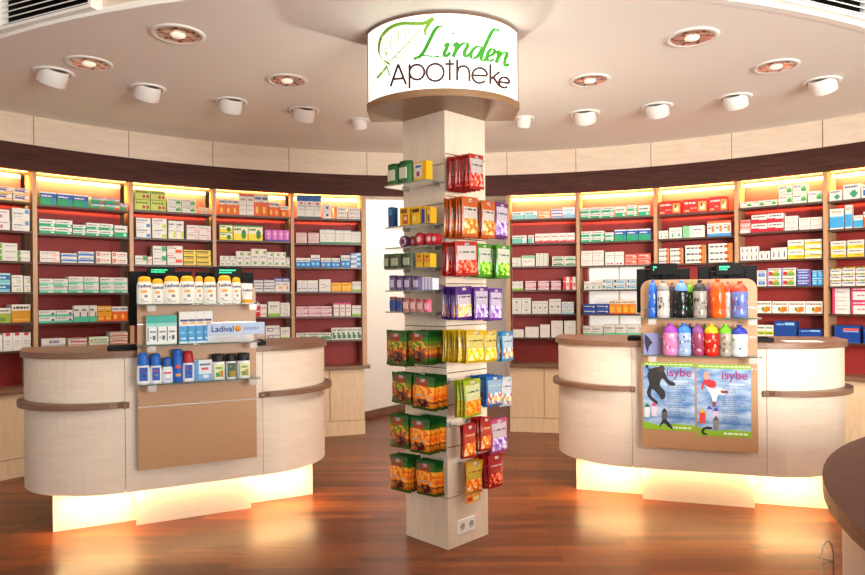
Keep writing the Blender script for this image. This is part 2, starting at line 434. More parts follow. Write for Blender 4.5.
# ------------------------------------------------------------------ service counters
CT = 1.16
END_A = [.60]
def counter_outline(off=0, a=None, b=.55, hs=.44, back=-.78):
    """plan of the counter in local coordinates: front at y=0 facing -y"""
    pts = []
    a = a or END_A[0]
    a2, b2 = a+off, b+off; n = 16
    for k in range(n+1):                 # left quarter ellipse
        q = pi+pi/2*k/n
        pts.append((-hs+a2*cos(q), .55+b2*sin(q)))
    for k in range(n+1):
        q = 3*pi/2+pi/2*k/n
        pts.append((hs+a2*cos(q), .55+b2*sin(q)))
    pts.append((hs+a2, -back+off)); pts.append((-hs-a2, -back+off))
    return pts
STRIP = emis('ffca7e', 5, 'counter_strip_light')
def strip_shell(mb, pts, th, z0, z1, m):
    """vertical sheet with thickness following pts (normals to the room side)"""
    n = len(pts); inn = []
    for i, p in enumerate(pts):
        a = Vector(pts[max(i-1, 0)]); c = Vector(pts[min(i+1, n-1)]); t = (c-a).normalized(); nn = Vector((-t.y, t.x))
        inn.append((p[0]+nn.x*th, p[1]+nn.y*th))
    mb.prism(list(pts)+inn[::-1], z0, z1, m)
def make_counter(loc, ang, side):
    t = thing('service_counter', 'pale rounded service counter with walnut top, %s of the product pillar' % side, 'counter', (loc[0], loc[1], 0), ang, 'service counters')
    o = counter_outline()
    L = o[:17]; Rr = o[17:34]
    mb = MB(); strip_shell(mb, [(-END_A[0]-.002-.44, .78)]+L[:-1]+[(-.4415, 0)], .03, .25, CT-.04, M_counter); mb.build('curved_panel', t)
    mb = MB(); strip_shell(mb, [(.4415, 0)]+Rr[1:]+[(.44+END_A[0]+.002, .78)], .03, .25, CT-.04, M_counter); mb.build('curved_panel', t)
    mb = MB(); mb.box(-.4385, .4385, 0, .03, .25, CT-.04, M_counter); mb.build('front_panel', t)
    mb = MB(); mb.prism(counter_outline(-.032, back=-.75), .26, CT-.05, M_counter); mb.build('carcass', t)
    mb = MB(); mb.prism(counter_outline(.022, back=-.80), CT-.04, CT, M_edge, M_top); mb.build('countertop', t)
    mb = MB(); mb.box(-.86, .86, .22, .25, 0, .255, M_counter); mb.build('plinth', t)
    mb = MB(); mb.box(-.86, -.83, .25, .72, 0, .255, M_counter); mb.box(.83, .86, .25, .72, 0, .255, M_counter); mb.build('plinth_side', t)
    mb = MB(); mb.box(-.375, .375, .10, .12, 0, .255, M_counter); mb.build('plinth_panel', t)
    mb = MB(); mb.box(-.72, .72, .135, .15, .235, .252, STRIP); mb.build('light_strip', t)
    # bag ledges wrapping the rounded ends
    for sgn in (-1, 1):
        n = 22; inn = []; out = []
        for k in range(n+1):
            f = k/n; q = pi/2*(.0+f*1.0)
            x = -.44-END_A[0]*sin(q); y = .55-.55*cos(q)
            nx, ny = -sin(q)/END_A[0], -cos(q)/.55; l = sqrt(nx*nx+ny*ny); nx /= l; ny /= l
            w_ = .012+.06*sin(pi*min(1, .02+f*.98))**.6 if 0 < f < 1 else .012
            inn.append((x, y)); out.append((x+nx*w_, y+ny*w_))
        if sgn > 0: inn = [(-x, y) for x, y in inn]; out = [(-x, y) for x, y in out]
        mb = MB(); pl = out+inn[::-1]
        if sgn < 0: pl = pl[::-1]
        mb.prism(pl, .80, .838, M_edge, M_top); lg = mb.build('bag_ledge', t)
        x = -.435 if sgn < 0 else .435
        mb = MB(); mb.box(x-.02, x+.02, -.022, 0, .795, .835, M_edge, .004)
        mb.lathe([(.007, 0), (.007, .006), (0, .007)], M_chrome, 10, c=(x, -.022, .815), M=Matrix.Rotation(pi/2, 4, 'X')); mb.build('bracket', lg)
    # under-counter light
    d = Vector((cos(ang), sin(ang), 0)); n_ = Vector((sin(ang), -cos(ang), 0)); c0 = Vector((loc[0], loc[1], 0))
    for s0, s1 in ((-.82, -.38), (-.36, .36), (.38, .82)):
        m_ = c0+d*((s0+s1)/2)
        tt = -.045 if abs(s0+s1) < .1 else -.065
        p = m_+n_*tt+Vector((0, 0, .248))
        area('counter_lamp', p, p-n_*.045+Vector((0, 0, -.25)), (s1-s0), .03, UNDER*(s1-s0)*(.16 if abs(s0+s1) < .1 else 1), (1, .68, .32))
    return t
UNDER = 15
CL = ((-1.592, 4.479), radians(27)); CR = ((1.852, 4.664), radians(-17.8))
make_counter(*CL, 'left'); END_A[0] = .588; make_counter(*CR, 'right')

# ------------------------------------------------------------------ slanted display boards hanging on the counters
def make_board(C, s0, s1, z0, z1, shelves, lab, extra):
    (o, ang) = C; d = Vector((cos(ang), sin(ang), 0)); n = Vector((sin(ang), -cos(ang), 0))
    org = Vector((o[0], o[1], 0))+n*.055
    t = thing('display_board', lab, 'display', org, ang)
    mb = MB(); r = .07; k = 8; out = [(s0, z0), (s1, z0)]
    out += [(s1-r+r*cos(pi/2*i/k), z1-r+r*sin(pi/2*i/k)) for i in range(k+1)]
    out += [(s0+r-r*sin(pi/2*i/k), z1-r+r*cos(pi/2*i/k)) for i in range(k+1)]
    mb.prism(out, -.001, .02, M_board); mb.rot(Matrix.Rotation(pi/2, 4, 'X'))
    mb.v = [(x, y+.001, z) for x, y, z in mb.v]; mb.build('panel', t)
    mb = MB(); mb.box(s0+.1, s1-.1, .0, .054, .9, 1.0, M_chrome); mb.build('wall_bracket', t)
    for z, sx0, sx1 in shelves:
        mb = MB(); mb.box(sx0, sx1, -.15, -.021, z-.008, z, M_glass); sh = mb.build('glass_shelf', t)
        for x in (s0+.05, s1-.07):
            mb = MB(); mb.box(x, x+.05, -.1525, -.150, z-.045, z-.009, M_clear); mb.build('price_holder', sh)
    for z in extra:
        mb = MB(); mb.box(s0, s1, -.0215, -.020, z, z+.006, M_chrome); mb.build('slot_profile', t)
    return t, org, ang
def board_z(C, px, py, t):
    return plane_hit(px, py, C[0], C[1], t)[1]
def board_s(C, px, py, t):
    return plane_hit(px, py, C[0], C[1], t)[0]
LZ = [board_z(CL, 197, 303.5, .205), board_z(CL, 197, 343.2, .205), board_z(CL, 197, 381.5, .205)]
RZ = [board_z(CR, 699, 318, .205), board_z(CR, 699, 356, .205)]
ls0, ls1 = board_s(CL, 138, 400, .075), board_s(CL, 256.5, 400, .075)
rs0, rs1 = board_s(CR, 641.5, 400, .075), board_s(CR, 758, 400, .075)
make_board(CL, ls0, ls1, .40, 1.60, [(z, ls0-.01, ls1+.0) for z in LZ], 'beech display board with three glass shelves of sun care, on the left counter', [1.33, .80])
RB = make_board(CR, rs0, rs1, .42, 1.60, [(z, rs0+.0, rs1+.01) for z in RZ], 'beech display board with drinking bottles and two posters, on the right counter', [1.40, 1.2, .985])

# ------------------------------------------------------------------ pillar
PX, PY, HD = .080, 4.18, .2568
corn = [(PX-HD, PY), (PX, PY-HD), (PX+HD, PY), (PX, PY+HD)]
t = thing('product_pillar', 'square pale wood pillar standing corner-on in the middle of the shop', 'pillar', (PX, PY, 0))
t['label'] = 'square pale wood pillar standing corner-on in the middle of the shop'
loc = [(x-PX, y-PY) for x, y in corn]
mb = MB(); mb.prism(loc, .0, .30, M_pillar); mb.build('lower_panel', t)
mb = MB(); mb.prism([(x*.992, y*.992) for x, y in loc], .30, .304, M_slot); mb.build('joint', t)
mb = MB(); mb.prism(loc, .304, ZC, M_pillar); mb.build('shaft', t)
# faces: 'L' and 'R'; local frame: origin at the near corner, x along the face away from it
e = 1/sqrt(2)
FACE = {'L': (Vector((PX, PY-HD, 0)), Vector((-e, e, 0)), Vector((-e, -e, 0))),
        'R': (Vector((PX, PY-HD, 0)), Vector((e, e, 0)), Vector((e, -e, 0)))}
FW = HD*sqrt(2)
def fpt(face, s, o, z):
    O, D, N_ = FACE[face]; p = O+D*s+N_*o; return Vector((p.x, p.y, z))
def face_z(face, px, py, s, o):
    """height of a pixel row at face position (s, o)"""
    p = fpt(face, s, o, 0); v = (py-296)+TH*(px-432.5); return H-v*p.y/F
def face_box(mb, face, s0, s1, o0, o1, z0, z1, m, ref):
    p = [fpt(face, s, o, z)-ref for z in (z0, z1) for s, o in ((s0, o0), (s1, o0), (s1, o1), (s0, o1))]
    i = len(mb.v); mb.v += [tuple(q) for q in p]; k = mb.mi(m)
    for q in ((0, 1, 2, 3), (4, 7, 6, 5), (0, 4, 5, 1), (1, 5, 6, 2), (2, 6, 7, 3), (3, 7, 4, 0)):
        mb.f.append(tuple(i+a for a in q)); mb.m.append(k); mb.sm.append(False)
REF = Vector((PX, PY, 0))
for face, zz in (('L', [2.28, 2.045, 1.81, 1.56, 1.315, 1.07, .83, .59]), ('R', [2.34, 2.09, 1.84, 1.57, 1.32, 1.04, .85, .60])):
    for z in zz:
        mb = MB(); face_box(mb, face, .004, FW-.004, -.003, .0006, z, z+.005, M_slot, REF); mb.build('slat_groove', t)
# socket
mb = MB(); zc = face_z('R', 470, 524, .17, 0)
face_box(mb, 'R', .075, .235, 0, .008, zc-.04, zc+.04, M_white, REF)
so = mb.build('double_socket', t)
O, D, N_ = FACE['R']
for s in (.115, .195):
    Mx = Matrix((( D.x, 0, N_.x, 0), (D.y, 0, N_.y, 0), (0, 1, 0, 0), (0, 0, 0, 1)))
    mb = MB(); c = fpt('R', s, .008, zc)-REF
    mb.lathe([(.0, .0008), (.020, .0008), (.0225, .003), (.024, .003), (.025, 0)], lambda a, k: plain('b5b1aa', .4) if a < 2 else M_white, 20, c=c, M=Mx, cap=False)
    for q in (-.008, .008):
        mb.lathe([(.003, .001), (.003, .002), (0, .002)], M_black, 8, c=c+D*q, M=Mx)
    mb.build('socket_well', so)

# ------------------------------------------------------------------ illuminated sign
SCX = .072
# front arc (-.435, 3.83), (0, 3.66), (.435, 3.83)
sag = .28; hw = .44; SR = (hw*hw+sag*sag)/(2*sag); SY0 = 3.65; SC = (SCX, SY0+SR); A0 = math.asin(hw/SR)
ZB, ZT = 2.597, 3.062
t = thing('illuminated_sign', 'glowing half-round white sign with green and dark lettering around the pillar top', 'sign', (SCX, SY0, ZB))
sref = Vector((SCX, SY0, ZB))
def sarc(r, n=40, k=1.0): return [(SC[0]+r*sin(-A0*k+2*A0*k*i/n), SC[1]-r*cos(-A0*k+2*A0*k*i/n)) for i in range(n+1)]
SIGNLIT = emis('fffaf0', 1.08, 'sign_lightbox')
def sprism(name, out, z0, z1, m, par=None):
    mb = MB(); mb.prism([(x-sref.x, y-sref.y) for x, y in out], z0-sref.z, z1-sref.z, m); return mb.build(name, par or t)
a = sarc(SR); YB = PY+.02
hole = [(PX+HD*.999, PY+.02)]
sprism('diffuser', a+[(a[-1][0]-.01, a[-1][1]+.02)]+[p for p in reversed(sarc(SR-.02, 40, .98))]+[(a[0][0]+.01, a[0][1]+.02)], ZB+.04, ZT-.012, SIGNLIT)
# rim below: ring segment open to the pillar is not needed, the board is notched round the pillar
def notched(out):   # D-shaped board with the pillar's front half cut away
    return out+[(out[-1][0], PY+.0), (PX+HD+.001, PY+.0), (PX, PY-HD-.001), (PX-HD-.001, PY+.0), (out[0][0], PY+.0)]
sprism('base_board', notched(sarc(SR+.012)), ZB, ZB+.04, wood('sign_rim', '7d5a3c', '94704c', (2, 2, 20), .4, 3, 5))
sprism('top_board', notched(sarc(SR+.004)), ZT-.012, ZT, M_edge)
for sx in (-1, 1):
    x = SCX+sx*hw
    sprism('side_board', [(x-.006, 3.93), (x+.006, 3.93), (x+.006, PY), (x-.006, PY)], ZB+.04, ZT-.012, M_edge)
for x0, x1 in ((SCX-hw+.006, PX-HD-.001), (PX+HD+.001, SCX+hw-.006)):
    sprism('back_board', [(x0, PY-.012), (x1, PY-.012), (x1, PY), (x0, PY)], ZB+.04, ZT-.012, M_edge)
# lettering drawn with a broad nib on the curved face, in the coordinates of an enlarged view (k px per px)
K = 4.425
def sign_pt(a, b, off=.0):
    px, py = 365+a/K, b/K; u, v = uv(px, py); kx = u/F; r = SR+off
    A = 1+kx*kx; B = -2*(kx*SC[0]+SC[1]); C_ = SC[0]**2+SC[1]**2-r*r
    Y = (-B-sqrt(B*B-4*A*C_))/(2*A)
    return Vector((kx*Y, Y, H-v*Y/F))-sref
def smooth(pts, n=7):
    out = []; P = [pts[0]]+list(pts)+[pts[-1]]
    for i in range(1, len(P)-2):
        p0, p1, p2, p3 = [Vector(q) for q in P[i-1:i+3]]
        for k in range(n):
            s = k/n
            out.append(.5*((2*p1)+(p2-p0)*s+(2*p0-5*p1+4*p2-p3)*s*s+(3*p1-p0-3*p2+p3)*s**3))
    out.append(Vector(P[-1])); return out
def pen(mb, pts, m, w0, nib=0, na=-40, sm=True, off=.003):
    q = smooth([Vector(p) for p in pts]) if sm and len(pts) > 2 else [Vector(p) for p in pts]
    if len(q) == 2: q = [q[0]+(q[1]-q[0])*k/4 for k in range(5)]
    nv = Vector((cos(radians(na)), sin(radians(na))))*nib/2; L = []; Rr = []
    for i, p in enumerate(q):
        d = (q[min(i+1, len(q)-1)]-q[max(i-1, 0)]); d.normalize(); n = Vector((-d.y, d.x))
        w = w0/2+abs(n.dot(nv))
        L.append(sign_pt(*(p+n*w), off)); Rr.append(sign_pt(*(p-n*w), off))
    mb.grid([L, Rr], m, False)
GREEN, LGREEN, DARK, OLIVE = plain('2c9a10', .5, name='sign_green'), plain('9cc465', .5, name='sign_pale_green'), plain('3a1810', .5, name='sign_brown'), plain('7db52a', .5, name='sign_leaf_green')
mb = MB()
for s in [[(112, 285), (78, 262), (61, 222), (72, 165), (112, 122), (165, 104), (215, 104), (262, 102), (303, 80)], [(268, 158), (266, 135), (280, 108), (303, 80)]]:
    pen(mb, s, OLIVE, 3.5, 13, 60)
pen(mb, [(52, 346), (78, 318), (98, 290)], OLIVE, 5, 5, 30); pen(mb, [(96, 292), (104, 318), (112, 336)], LGREEN, 4, 3)
pen(mb, [(112, 285), (170, 270), (240, 262)], LGREEN, 2, 1)
mb.build('leaf_outline', t)
mb = MB()
pen(mb, [(110, 272), (175, 205), (245, 130)], LGREEN, 5, 1)
for s in [[(90, 165), (88, 200), (98, 240)], [(122, 150), (112, 190), (122, 225)], [(150, 130), (148, 165), (152, 200)], [(178, 118), (176, 145), (182, 180)], [(196, 125), (198, 150), (204, 165)],
          [(150, 232), (180, 238), (215, 228)], [(170, 210), (200, 214), (232, 205)], [(195, 188), (220, 190), (240, 182)], [(128, 252), (160, 258), (190, 252)], [(75, 215), (92, 235), (100, 262)]]:
    pen(mb, s, LGREEN, 3.2, 1)
mb.build('leaf_veins', t)
def letters(name, strokes, m, w0, nib=0, na=-40):
    for s in strokes:
        mb = MB()
        for q in s: pen(mb, q, m, w0, nib, na)
        mb.build(name, t)
letters('green_letter', [
    [[(345, 117), (325, 118), (306, 138), (285, 180), (262, 225), (236, 257)], [(216, 262), (240, 250), (268, 244), (300, 252), (330, 249)]],
    [[(352, 205), (368, 192), (360, 215), (350, 240), (358, 250), (378, 232)], [(386, 146), (397, 152)]],
    [[(392, 206), (408, 190), (402, 222), (390, 252)], [(396, 234), (422, 200), (446, 190), (454, 202), (440, 232), (446, 250), (470, 234)]],
        [[(520, 212), (500, 205), (478, 220), (468, 245), (476, 258), (496, 250), (520, 214)], [(594, 138), (580, 128), (562, 140), (542, 180), (524, 222), (514, 258), (524, 268), (540, 258)]],
    [[(545, 250), (566, 240), (574, 224), (562, 216), (546, 232), (540, 256), (550, 270), (572, 262)]],
    [[(582, 238), (594, 226), (590, 250), (580, 278)], [(586, 262), (604, 238), (622, 230), (628, 242), (618, 268), (616, 284), (624, 292), (636, 282)]],
], GREEN, 4.5, 12, 10)
def circ(cx, cy, r, a0=0, a1=360, n=14): return [(cx+r*cos(radians(a0+(a1-a0)*k/n)), cy+r*sin(radians(a0+(a1-a0)*k/n))) for k in range(n+1)]
letters('dark_letter', [
    [[(113, 383), (147, 284)], [(147, 284), (182, 374)], [(126, 350), (172, 346)]],
    [[(197, 284), (197, 391)], circ(230, 319, 33)],
    [circ(311, 320, 38)],
    [[(375, 262), (375, 356)], [(355, 283), (394, 283)]],
    [[(408, 263), (408, 357)], [(408, 322), (416, 300), (436, 292), (456, 302), (462, 324), (462, 360)]],
    [[(474, 333), (541, 335)], circ(508, 334, 33, 0, -315)],
    [[(555, 283), (555, 372)], [(596, 318), (556, 350)], [(568, 342), (596, 382)]],
    [[(594, 362), (638, 368)], circ(616, 365, 23, 8, -310)],
], DARK, 10)
area('sign_glow', (SCX, SY0+.14, ZB+.25), (SCX, 0, ZB+.25), .7, .3, 12, (1, .95, .85))

# ------------------------------------------------------------------ round desk at the lower right
t = thing('round_desk', 'dark walnut-topped round desk cut off at the right edge', 'desk', (2.64, 1.17, 0))
def disc(r, n=96): return [(r*cos(2*pi*k/n), r*sin(2*pi*k/n)) for k in range(n)]
M_desk = wood('desk_top', '3a201a', '4a2c23', (14, 3, 3), .5, 3, 7); M_desk.node_tree.nodes['Principled BSDF'].inputs['Specular IOR Level'].default_value = .25
mb = MB(); mb.prism(disc(1.69), .905, .95, M_edge, M_desk); mb.build('tabletop', t)
mb = MB(); mb.prism(disc(1.64), 0, .905, M_counter); mb.build('body', t)
p = on_z(835, 573, .02)
t = thing('wire_stand', 'thin chrome wire stand on the floor beside the round desk', 'stand', (.945, 1.60, 0), .35)
mb = MB(); mb.tube([(-.02, 0, .0), (-.02, 0, .87), (-.012, 0, .895), (0, 0, .902), (.012, 0, .895), (.02, 0, .87), (.02, 0, 0)], .002, M_chrome, 8); mb.build('upright_loop', t)
for z in (.05, .35, .62, .85):
    mb = MB(); mb.tube([(-.02, 0, z), (.02, 0, z), (.03, .05, z-.01)], .0014, M_chrome, 6); mb.build('cross_wire', t)
mb = MB(); mb.tube([(-.05, -.04, .004), (.05, -.04, .004), (.05, .09, .004), (-.05, .09, .004)], .004, M_chrome, 6, True); mb.build('foot_ring', t)
# ------------------------------------------------------------------ medicine boxes
def P(c):
    if len(c) == 6: c = '%02x%02x%02x' % tuple(int(int(c[i:i+2], 16)*.93) for i in (0, 2, 4))
    return plain(c, .45, 0, None, .35)
W = 'e2ddd4'
# style: (look, side colour, [(u0, v0, u1, v1, colour)], [(u0, v0, u1, height, colour)] text lines)
ST = {
 'gb': ('green box with blue band', '119a63', [(0, .55, 1, .9, '1f4fa5'), (0, .9, 1, 1, 'dfe6ea'), (.72, .12, .92, .5, '2c66c4'), (.78, .2, .88, .42, '119a63')], [(.08, .64, .7, .12, W)]),
 'gw': ('green and white', W, [(0, 0, 1, .42, '18a36b'), (.7, .12, .9, .32, 'd8efe2')], [(.08, .62, .85, .14, '4a5560')]),
 'gwr': ('green, white and red', W, [(0, 0, 1, .5, '159a64'), (.6, .1, .95, .35, 'd44a34'), (0, .82, 1, 1, '2f6f9a')], [(.08, .6, .7, .12, '3a454f')]),
 'mint': ('white and mint green', W, [(0, 0, 1, .36, '67c9a3'), (.6, .0, 1, .2, 'c8ecd9')], [(.08, .68, .7, .1, '5a6068'), (.08, .48, .5, .06, '9aa0a6')]),
 'mintp': ('mint box with purple dot', W, [(0, 0, 1, .34, '55c3a0'), (.74, .28, .9, .62, '6d3f86')], [(.08, .68, .6, .12, '5a6068')]),
 'pk': ('white and pale pink', W, [(.62, .1, .94, .5, 'f0b6b4'), (0, .0, 1, .08, 'eccfcb')], [(.08, .62, .8, .12, 'a46a6a'), (.08, .4, .5, .07, 'b9a0a0')]),
 'bs': ('white with blue stripe', W, [(0, .3, 1, .6, '2f6cc2'), (0, .6, 1, .68, '8fb5e2')], [(.1, .74, .8, .12, '33527f')]),
 'rz': ('white and red', W, [(.04, .25, .26, .85, 'd8402f'), (.1, .45, .2, .6, W)], [(.34, .5, .92, .18, 'c2442f'), (.34, .25, .8, .08, '9c8c86')]),
 'rw': ('white with red wedge', W, [(.1, .28, 1, .52, 'c32431'), (0, .9, 1, 1, 'b93a3a')], [(.08, .66, .6, .12, '6a5356')]),
 'rs': ('red-striped white', W, [(0, .15, 1, .38, 'c94b34'), (0, .78, 1, .92, 'c94b34')], [(.1, .5, .8, .14, '7a4438')]),
 'nv': ('white with navy label', W, [(.32, .3, .72, .68, '233a86'), (0, 0, 1, .06, 'c6c8d4')], [(.36, .42, .68, .14, W)]),
 'wg': ('white and soft green', 'dfe8cf', [(0, 0, 1, .12, '8cb878'), (.06, .3, .16, .6, 'cf4a36')], [(.22, .5, .9, .14, '55803d'), (.22, .28, .8, .07, '8a9a80')]),
 'or': ('orange and yellow', 'e9a11f', [(0, 0, 1, .35, 'e2641a'), (.15, .1, .85, .3, 'f3b23a')], [(.1, .8, .9, .1, W), (.15, .6, .8, .08, '8a4a10')]),
 'ow': ('orange with white top', 'e8601a', [(0, .66, 1, 1, W), (.2, .15, .55, .45, 'f6c33c')], [(.1, .78, .9, .12, '3a4a76')]),
 'lime': ('lime green with red dots', 'c2d25a', [(.5, .2, .68, .5, 'b5392b'), (.75, .2, .93, .5, 'b5392b'), (0, 0, 1, .1, '8fa832')], [(.08, .68, .9, .16, '6b5a2a')]),
 'wgl': ('white with green leaf', W, [(.6, .25, .95, .6, '3f9a3c'), (.7, .5, .9, .75, '67b556'), (0, 0, 1, .08, '9cc27a')], [(.08, .7, .6, .12, '7a5560'), (.08, .3, .5, .07, '8a8a86')]),
 'so': ('small orange and white', 'f2d9b8', [(.1, .1, .9, .6, 'e2752a'), (.4, .25, .6, .5, W)], [(.1, .74, .9, .12, '6a4a30')]),
 'bd': ('white with blue drop', W, [(.7, .1, .95, .42, '2f80cf'), (.02, .02, .4, .1, '9cc6ea')], [(.08, .72, .75, .12, '33507a'), (.08, .52, .6, .06, '8a98a8')]),
 'yg': ('white with lime circle', W, [(.68, .08, .96, .44, 'b9cf2f'), (.02, .62, .5, .68, 'd5b6d8')], [(.08, .76, .75, .1, '6a6a70'), (.08, .42, .6, .06, 'a0a0a4')]),
 'gr': ('white with green corner', W, [(.66, .45, 1, .95, '34a065'), (0, .0, 1, .06, 'cfe0cf')], [(.08, .6, .6, .12, '6f6a6a'), (.08, .3, .8, .06, '9a9a9a')]),
 'wo': ('white with orange-red bow', W, [(.52, .25, .95, .6, 'e4572f'), (0, .92, .4, 1, 'd64d7a')], [(.08, .7, .6, .12, '7a6a66'), (.08, .2, .5, .07, '9a9a9a')]),
 'yb': ('yellow and black', 'f0d65a', [(0, .55, .85, .78, '2a2418'), (0, .0, 1, .14, 'd9a92a')], [(.08, .28, .8, .14, '7a5a12')]),
 'oc': ('tall white with coral cap', W, [(0, .9, 1, 1, 'dd5a3c'), (0, .45, 1, .5, 'e8b0a4'), (0, 0, 1, .05, 'e8b0a4')], [(.2, .7, .8, .08, 'b06a5a'), (.2, .25, .8, .05, 'c09a90')]),
 'yf': ('yellow with green leaf', 'f0e9c8', [(0, 0, 1, .45, 'efd62c'), (.55, .2, .85, .62, '1d7f3a'), (.62, .1, .78, .72, '1d7f3a'), (0, .9, 1, 1, '35803a')], [(.06, .66, .5, .14, '3a6a34')]),
 'pp': ('pink and violet', 'd77ac6', [(0, 0, 1, .16, '5b3fa3'), (0, .16, .3, 1, 'c45cb4'), (.6, .16, .7, .9, 'f0b4e4')], [(.35, .6, .9, .1, 'f6def2')]),
 'ws': ('small white with green foot', W, [(.3, .1, .7, .28, '6fae6a'), (.55, .72, .9, .9, '8aa83e')], [(.15, .5, .8, .08, '8a8a88')]),
 'pv': ('white with violet text', W, [(0, .88, 1, 1, '4d57a8'), (0, 0, 1, .05, 'b9bde0')], [(.06, .42, .94, .2, '4a4f8c')]),
 'bt': ('white with blue top', W, [(0, .72, 1, 1, '2b479f'), (.5, .15, .8, .4, 'eaa13f')], [(.1, .8, .9, .12, W), (.1, .5, .7, .08, '6a6a76')]),
 'rh': ('half red', W, [(0, 0, .5, .8, 'd1202f'), (0, .86, 1, 1, 'efd6d4')], [(.55, .35, .95, .16, '8a5a5a')]),
 'wgb': ('white with green base', W, [(0, 0, 1, .2, '8fbf3a'), (.1, .2, .9, .24, 'cfe0a8')], [(.15, .66, .85, .08, '707070'), (.15, .5, .6, .05, 'a0a0a0')]),
 'wv': ('white with violet swirl', W, [(.12, .2, .55, .7, '6d4596'), (.2, .3, .5, .58, W)], [(.6, .6, .95, .14, '8a6aa0')]),
 'bl': ('tall white with blue top', W, [(0, .74, 1, 1, '1d5fae'), (.0, .0, 1, .08, '3a4654'), (.3, .6, .7, .68, 'd0402f')], [(.1, .5, .9, .05, '8a94a0'), (.2, .36, .8, .04, 'a6aeb8')]),
 'bdot': ('white with blue dots', W, [(.35, .35, .65, .68, '27407c'), (0, 0, 1, .05, 'c8ccd8')], [(.1, .8, .9, .06, '9a9ea8')]),
 'ol': ('white with orange side', W, [(0, 0, .22, 1, 'ee8a1f'), (.24, .4, .3, .65, '333')] if False else [(0, 0, .22, 1, 'ee8a1f')], [(.3, .4, .92, .2, '6a6e76')]),
 'wl': ('white with grey text', W, [(0, 0, 1, .06, 'bcd2e2')], [(.1, .4, .9, .2, '7a828c'), (.1, .75, .5, .1, '9aa2ac')]),
 'rwl': ('white with red lines', W, [(0, .76, 1, .9, 'd0454a'), (0, .1, 1, .2, 'd0454a')], [(.1, .4, .85, .18, 'b06a6a')]),
 'wgf': ('white with dark green foot', W, [(0, 0, 1, .12, '2f9a60'), (.0, .93, 1, 1, 'a9c7c2')], [(.2, .7, .8, .06, '8a8f96'), (.3, .45, .7, .05, 'a0a6ac'), (.3, .28, .6, .04, 'c05a5a')]),
 'wb': ('white over bright blue', W, [(0, 0, 1, .58, '1f7fd0'), (.2, .2, .8, .4, '8fd0f2')], [(.15, .68, .85, .1, '28528f')]),
 'bz': ('blue and white wedge', '3a8fd8', [(0, 0, .6, .5, W), (.6, .5, 1, 1, 'c8e0f4')], [(.1, .66, .55, .14, W)]),
 'lv': ('white with lavender text', W, [(0, .45, 1, .5, 'c7cdea'), (0, 0, 1, .05, 'b2bce2')], [(.15, .25, .85, .1, '6a76a8'), (.2, .66, .8, .06, '9aa0b8')]),
 'wpl': ('white with slanted lines', W, [(0, 0, 1, .04, 'd8c8c8')], [(.2, .55, .5, .06, '8a5a7a'), (.4, .42, .8, .06, '8a5a7a'), (.2, .3, .6, .06, '9a9aa0')]),
 'yo': ('yellow-orange', 'f5b120', [(0, .5, 1, .56, 'fbd56a'), (0, 0, 1, .08, 'e4931a')], [(.15, .66, .8, .14, 'c07a10')]),
 'pks': ('pink-striped white', W, [(0, .52, 1, .8, 'd8447f'), (0, 0, 1, .12, 'e584a8')], [(.1, .62, .7, .1, W), (.1, .28, .8, .1, 'a85a7a')]),
 'pkt': ('tall pink-edged white', W, [(0, .86, 1, 1, 'd23a72'), (0, 0, .14, 1, 'd23a72')], [(.25, .3, .85, .06, 'a85a7a'), (.25, .55, .85, .1, '8a8090')]),
 'dg': ('white with dark green leaf', W, [(.1, .1, .95, .48, '43794a'), (.3, .3, .8, .6, '6fa05a')], [(.08, .74, .9, .14, '4a5a50')]),
 'gt': ('green and white carton', W, [(.15, .1, .6, .62, '3a8a4c'), (.6, .1, .85, .4, '1f4a70')], [(.1, .76, .9, .1, '506a58')]),
 'tl': ('long pale teal', 'e4f0f0', [(0, 0, 1, .55, '8fd0cf'), (0, .55, .55, .85, 'd8ecec')], [(.1, .66, .7, .16, '4a7a80')]),
 'ob': ('beige-orange', 'f0dcc0', [(0, .0, 1, .3, 'e6a868'), (0, .5, .5, .8, 'd88a4a')], [(.1, .4, .8, .14, '9a6a3a')]),
 'lb': ('pale blue slanted', 'dcebf2', [(0, 0, 1, .35, '8fc3dc'), (.1, .35, .7, .6, 'b8dcea')], [(.1, .7, .8, .1, '6a8aa0')]),
 'tw': ('teal and white', W, [(0, 0, .7, .6, '6fbfae'), (.7, 0, 1, .4, 'b0dccf')], [(.1, .7, .85, .12, '4a6a68')]),
 'rb': ('white with red base', W, [(0, 0, 1, .2, 'd22a35'), (.5, .2, 1, .3, 'e88a8a')], [(.12, .6, .85, .14, 'c04a4a')]),
 'gtop': ('white with green top', W, [(0, .74, 1, 1, '8fc492'), (.1, .1, .9, .14, 'b8d8b8')], [(.12, .45, .8, .07, '708a70'), (.12, .3, .6, .05, 'a0a8a0')]),
 'gst': ('tall green-striped white', W, [(.3, 0, .5, 1, '9cc79a'), (.75, 0, .85, 1, '3a5a44')], [(.1, .5, .28, .05, '6a8a6a')]),
 'rt': ('tall red and white', W, [(0, 0, .5, 1, 'd8283a')], [(.6, .3, .9, .3, 'a85a5a'), (.1, .6, .4, .1, W)]),
 'wt': ('tall white with small emblem', W, [(.35, .42, .65, .56, '4d7a5a'), (0, .0, 1, .03, 'c8ccc4')], [(.15, .8, .85, .05, '9a9a96'), (.2, .2, .8, .04, 'a8a8a4')]),
 'plain': ('plain white', 'e4dfd6', [(0, 0, 1, .02, 'dedad2')], [(.3, .6, .7, .04, 'b8b4ac'), (.3, .5, .6, .03, 'c8c4bc')]),
 'lbb': ('white with pale blue', W, [(0, 0, 1, .3, 'a8cfe6'), (.1, .4, .4, .6, '8fb8d8')], [(.45, .6, .9, .14, '6a8aa8')]),
 'rr': ('bright coral red', 'e2543f', [(0, 0, 1, .15, 'f0a090'), (.6, .3, .9, .6, 'f2b0a0')], [(.1, .6, .8, .16, W)]),
